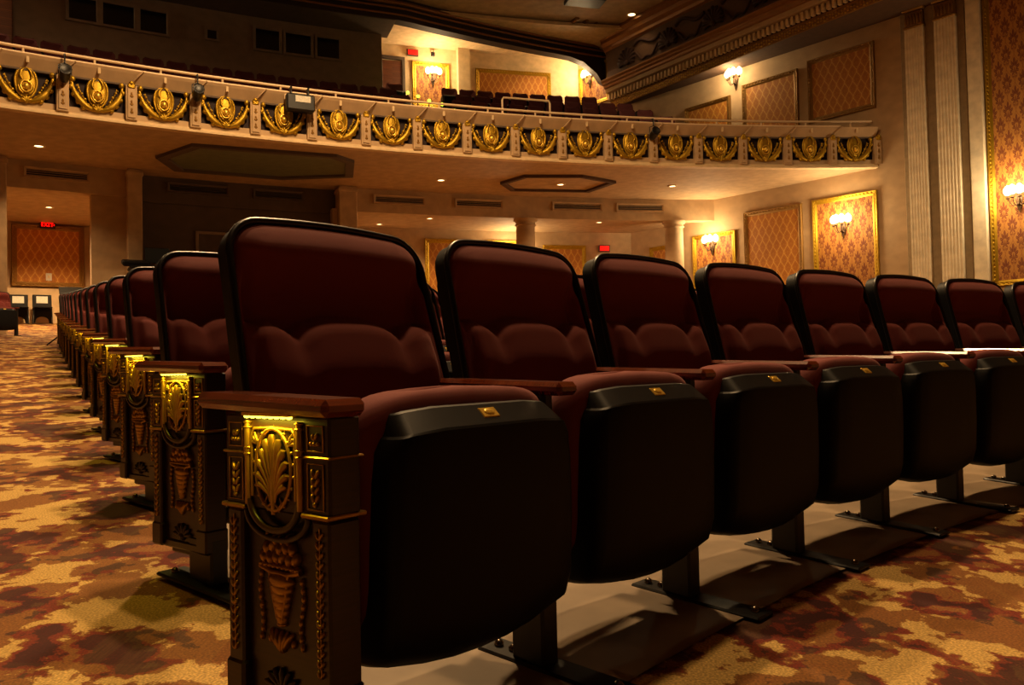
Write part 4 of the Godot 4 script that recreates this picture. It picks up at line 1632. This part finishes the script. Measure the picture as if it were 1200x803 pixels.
	for sg in [-1.0, 1.0]:
		var a: float = sg * 0.104
		for q in [[0.527, 0.019], [0.455, 0.034]]:
			var hh: float = q[1]
			pline(st, [Vector2(a - 0.019, q[0] - hh), Vector2(a + 0.019, q[0] - hh), Vector2(a + 0.019, q[0] + hh), Vector2(a - 0.019, q[0] + hh), Vector2(a - 0.019, q[0] - hh)], 0.0016, 0.001)
		for k in 3:
			pblob(st, a - 0.008 + 0.008 * k, 0.519, 0.0035, 0.004, 0.0, 0.005)
		pblob(st, a - 0.003, 0.529, 0.003, 0.006, 0.4, 0.005)
		pblob(st, a + 0.004, 0.530, 0.003, 0.006, -0.4, 0.005)
		for k in 4:
			var y := 0.434 + 0.012 * k
			pblob(st, a - 0.005, y + 0.004, 0.0028, 0.008, 0.45, 0.005)
			pblob(st, a + 0.005, y + 0.004, 0.0028, 0.008, -0.45, 0.005)
		pblob(st, a, 0.429, 0.004, 0.004, 0.0, 0.006)
	part(s, "rosette", st, M.bronze, "small rosette and leaf reliefs")
	# climbing leaves on the side shafts
	st = newst()
	for sg in [-1.0, 1.0]:
		var a: float = sg * 0.112
		for k in 15:
			var y := 0.180 + 0.0145 * k
			pblob(st, a - 0.004, y, 0.0026, 0.0075, 0.5, 0.0045, 6, 5)
			pblob(st, a + 0.004, y, 0.0026, 0.0075, -0.5, 0.0045, 6, 5)
		pblob(st, a, 0.252, 0.008, 0.003, 0.0, 0.006)
		pline(st, [Vector2(a, 0.175), Vector2(a, 0.395)], 0.0015, 0.001)
	part(s, "leaf_trail", st, M.bronze, "climbing leaf trails")
	# fruit basket, tapering vase, garlands and tassel (set on the recessed board)
	st = newst()
	X = Transform3D(Basis.IDENTITY, Vector3(0.013, 0, 0))
	var r2 := RandomNumberGenerator.new()
	r2.seed = 5
	for j in 3:
		var nn := 6 - j
		for i in nn:
			pblob(st, (i - (nn - 1) * 0.5) * 0.0165, 0.332 + 0.0165 * j + r2.randf() * 0.005, 0.0072, 0.0125, r2.randf_range(-0.45, 0.45), 0.013)
	for i in 9:
		pblob(st, (i - 4) * 0.0115, 0.3225, 0.0058, 0.0052, 0.0, 0.012)
	part(s, "fruit_relief", st, M.bronze, "carved fruit heap")
	st = newst()
	pline(st, [Vector2(-0.052, 0.318), Vector2(-0.02, 0.311), Vector2(0.02, 0.311), Vector2(0.052, 0.318)], 0.0045, 0.005)
	for k in 6:
		var u := k / 5.0
		pblob(st, 0, lerpf(0.300, 0.240, u), lerpf(0.034, 0.012, u), 0.014, 0.0, lerpf(0.015, 0.009, u), 10, 6)
	for sg in [-1.0, 1.0]:
		pline(st, [Vector2(sg * 0.024, 0.312), Vector2(sg * 0.016, 0.275), Vector2(sg * 0.006, 0.24)], [0.003, 0.003, 0.002], 0.007)
		for k in 9:
			pblob(st, sg * (0.053 + 0.004 * sin(k * 0.8)), 0.304 - 0.0125 * k, 0.0040, 0.0068, 0.0, 0.006, 6, 5)
	pblob(st, 0, 0.232, 0.012, 0.005, 0.0, 0.009)
	for k in 5:
		var a := (k - 2) * 0.26
		pblob(st, sin(a) * 0.034, 0.228 - cos(a) * 0.024, 0.0055, 0.019, -a * 1.3, 0.010)
	for sg in [-1.0, 1.0]:
		pblob(st, sg * 0.030, 0.205, 0.005, 0.007, 0.0, 0.006)
	part(s, "vase_relief", st, M.bronze, "carved vase with garlands and tassel")
	st = newst()
	for k in 7:
		var a := deg_to_rad(-78.0 + 26.0 * k)
		pline(st, [Vector2(sin(a) * 0.012, 0.130 + cos(a) * 0.008), Vector2(sin(a) * 0.036, 0.130 + cos(a) * 0.026), Vector2(sin(a) * 0.046, 0.128 + cos(a) * 0.036)], [0.004, 0.006, 0.003], 0.003)
	pblob(st, 0, 0.128, 0.012, 0.010, 0.0, 0.010)
	X = Transform3D.IDENTITY
	part(s, "shell_relief", st, M.walnut, "carved shell at the foot")
	# lower support
	st = newst()
	bx(st, Vector3(-0.015, 0.07, -0.075), Vector3(0.05, 0.13, 0.11), 0.006)
	bx(st, Vector3(0.0, 0.30, -0.16), Vector3(0.02, 0.46, 0.22), 0.004)
	part(s, "standard", st, M.steel, "black steel standard")
	st = newst()
	bx(st, Vector3(-0.03, 0.013, -0.04), Vector3(0.085, 0.010, 0.40), 0.004)
	var fp := part(s, "foot_plate", st, M.steel)
	fp.basis = Basis(Vector3.RIGHT, 0.058)
	for z in [0.11, -0.20]:
		st = newst()
		lathe(st, [Vector2(0.010, 0.0), Vector2(0.010, 0.008), Vector2(0.004, 0.013), Vector2(0.0, 0.013)], 8, Vector3(-0.04, 0.018, z))
		part(fp, "bolt", st, M.bolt)
	arm_rest(s, -0.036, 0.082)
	# aisle light: a row of small lamps under the armrest
	st = newst()
	bx(st, Vector3(-0.060, 0.562, -0.158), Vector3(0.016, 0.006, 0.125), 0.001)
	part(s, "light_housing", st, M.brass)
	st = newst()
	for i in 8:
		blob(st, Vector3(-0.0615, 0.5575, -0.158 - 0.056 + 0.016 * i), Vector3(0.0045, 0, 0), Vector3(0, 0.003, 0), Vector3(0, 0, 0.006), 8, 5)
	part(s, "aisle_lamp", st, M.aisle, "row of tiny glowing yellow lamps")
	var al := AreaLight3D.new()
	al.area_size = Vector2(0.118, 0.006)
	al.light_color = Color(1.0, 0.88, 0.22)
	al.light_energy = 0.035
	al.area_range = 10.0
	al.shadow_enabled = true
	attach(s, "light", al)
	al.position = Vector3(-0.0655, 0.5535, -0.158)
	al.basis = Basis(Vector3(0, 0, 1), Vector3(1, 0, 0), Vector3(0, 1, 0))
	return s

func seat_at(k: float, n: int) -> Transform3D:
	var p := rowpos(k, n)
	return Transform3D(Basis(Vector3.UP, rowang(k)), Vector3(p.x, ground(p.x, p.y), p.y))

func seating() -> void:
	var proto := make_seat()
	var std := make_standard()
	var first := true
	for n in 14:
		var cnt := 9 if n < 4 else 6
		for k in cnt:
			var xf := seat_at(k + 0.5, n)
			var lab := "folded maroon theater seat, %s from the aisle in the %s row" % [NTH[k], ORD[n]]
			if first:
				proto.transform = xf
				proto.set_meta("label", lab)
				first = false
			else:
				twin(proto, lab, xf.origin, xf.basis)
		var xa := seat_at(0.0, n)
		var la := "carved walnut aisle standard with gilded palmette, lit at the end of the %s row" % ORD[n]
		if n == 0:
			std.transform = xa
			std.set_meta("label", la)
		else:
			twin(std, la, xa.origin, xa.basis)
	# the end seat of the block across the aisle shows at the edge of the picture
	for q in [[-10.05, -16.2]]:
		var o := Vector3(q[0], ground(q[0], q[1]), q[1])
		twin(proto, "folded maroon theater seat across the aisle by the end pier", o, Basis(Vector3.UP, HEAD))

# ================================================================= things at the back
func far_things() -> void:
	var st: SurfaceTool
	# two stacking chairs with paper notices against the end wall
	for q in [[-33.62, "black stacking chair with a white notice, by the pier at the aisle end"], [-32.87, "black stacking chair with a white notice, below the exit sign"]]:
		var p := pol(40.9, q[0], 0)
		p.y = ground(p.x, p.z)
		var c := thing("stacking_chair", q[1], "chair", p, q[0], "stacking chairs at the aisle end")
		st = newst()
		X = Transform3D(Basis(Vector3.RIGHT, -0.12), Vector3(0, 0.62, -0.20))
		bx(st, Vector3.ZERO, Vector3(0.44, 0.34, 0.03), 0.012)
		X = Transform3D.IDENTITY
		part(c, "backrest", st, M.shell)
		st = newst()
		X = Transform3D(Basis(Vector3.RIGHT, -0.12), Vector3(0, 0.655, -0.182))
		bx(st, Vector3.ZERO, Vector3(0.26, 0.18, 0.004))
		X = Transform3D.IDENTITY
		part(c, "notice", st, M.paper, "white paper notice")
		st = newst()
		bx(st, Vector3(0, 0.43, 0.02), Vector3(0.44, 0.035, 0.42), 0.014)
		part(c, "seat", st, M.shell)
		st = newst()
		var ap: Array = [Vector2(-0.22, 0.42), Vector2(-0.22, 0.04), Vector2(-0.16, 0.04)]
		for k in 9:
			var a := PI * k / 8.0
			ap.append(Vector2(-cos(a) * 0.15, 0.10 + sin(a) * 0.11))
		ap.append_array([Vector2(0.16, 0.04), Vector2(0.22, 0.04), Vector2(0.22, 0.42)])
		extrude(st, ap, -0.20, -0.17)
		part(c, "back_apron", st, M.shell)
		for s in [-1.0, 1.0]:
			st = newst()
			tube(st, [Vector3(s * 0.22, 0.0, 0.22), Vector3(s * 0.20, 0.40, 0.17), Vector3(s * 0.20, 0.42, -0.15)], 0.013, 6)
			part(c, "leg", st, M.steel)
			st = newst()
			tube(st, [Vector3(s * 0.22, 0.0, -0.24), Vector3(s * 0.20, 0.42, -0.17), Vector3(s * 0.20, 0.78, -0.22)], 0.013, 6)
			part(c, "leg", st, M.steel)
	var sw := thing("wall_switch", "small white wall plate on the orange damask panel", "switch", pol(41.48, -32.62, 3.33), -32.62)
	st = newst()
	bx(st, Vector3(0, 0, 0.01), Vector3(0.14, 0.2, 0.02), 0.006)
	part(sw, "plate", st, M.paper)
	st = newst()
	bx(st, Vector3(0, 0, 0.024), Vector3(0.04, 0.07, 0.016), 0.004)
	part(sw, "toggle", st, M.cream)
	# sound desk in front of the dark booth
	var dp := pol(35.9, -29.4, 0)
	dp.y = ground(dp.x, dp.z)
	var d := thing("sound_desk", "black mixing desk in front of the dark booth", "desk", dp, -29.4)
	st = newst()
	bx(st, Vector3(0, 1.43, 0), Vector3(1.6, 0.06, 0.7), 0.01)
	bx(st, Vector3(0, 0.70, 0.3), Vector3(1.5, 1.40, 0.04), 0.01)
	part(d, "counter", st, M.shell)
	st = newst()
	X = Transform3D(Basis(Vector3.RIGHT, 0.2), Vector3(-0.66, 1.54, 0.05))
	bx(st, Vector3.ZERO, Vector3(0.55, 0.12, 0.45), 0.03)
	X = Transform3D.IDENTITY
	part(d, "mixer", st, M.shell)
	var mo := thing("monitor", "black flat monitor standing on the mixing desk", "monitor", dp + Vector3(0, 1.13, 0), -29.4)
	mo.position = pol(35.9, -29.75, dp.y + 1.51)
	st = newst()
	bx(st, Vector3(0, 0.22, 0.0), Vector3(0.50, 0.34, 0.04), 0.008)
	part(mo, "screen_housing", st, M.shell)
	st = newst()
	bx(st, Vector3(0, 0.02, 0), Vector3(0.06, 0.1, 0.04), 0.004)
	bx(st, Vector3(0, -0.03, 0), Vector3(0.24, 0.02, 0.16), 0.004)
	part(mo, "stand", st, M.black)
	# music stand beside the last row
	var mp := pol(31.9, -33.15, 0)
	mp.y = ground(mp.x, mp.z)
	var ms := thing("music_stand", "black music stand leaning beside the last row of seats", "music stand", mp, -33.0)
	st = newst()
	X = Transform3D(Basis(Vector3.RIGHT, -0.95), Vector3(0.1, 0.93, 0))
	bx(st, Vector3.ZERO, Vector3(0.36, 0.22, 0.015), 0.004)
	X = Transform3D.IDENTITY
	part(ms, "desk", st, M.black)
	st = newst()
	tube(st, [Vector3(-0.06, 0.02, 0), Vector3(0.02, 0.45, 0), Vector3(0.1, 0.92, 0)], 0.018, 8)
	part(ms, "pole", st, M.black)
	for k in 3:
		st = newst()
		var a := TAU * k / 3.0
		tube(st, [Vector3(-0.04, 0.2, 0), Vector3(-0.06 + sin(a) * 0.22, 0.02, cos(a) * 0.22)], 0.012, 6)
		part(ms, "leg", st, M.black)
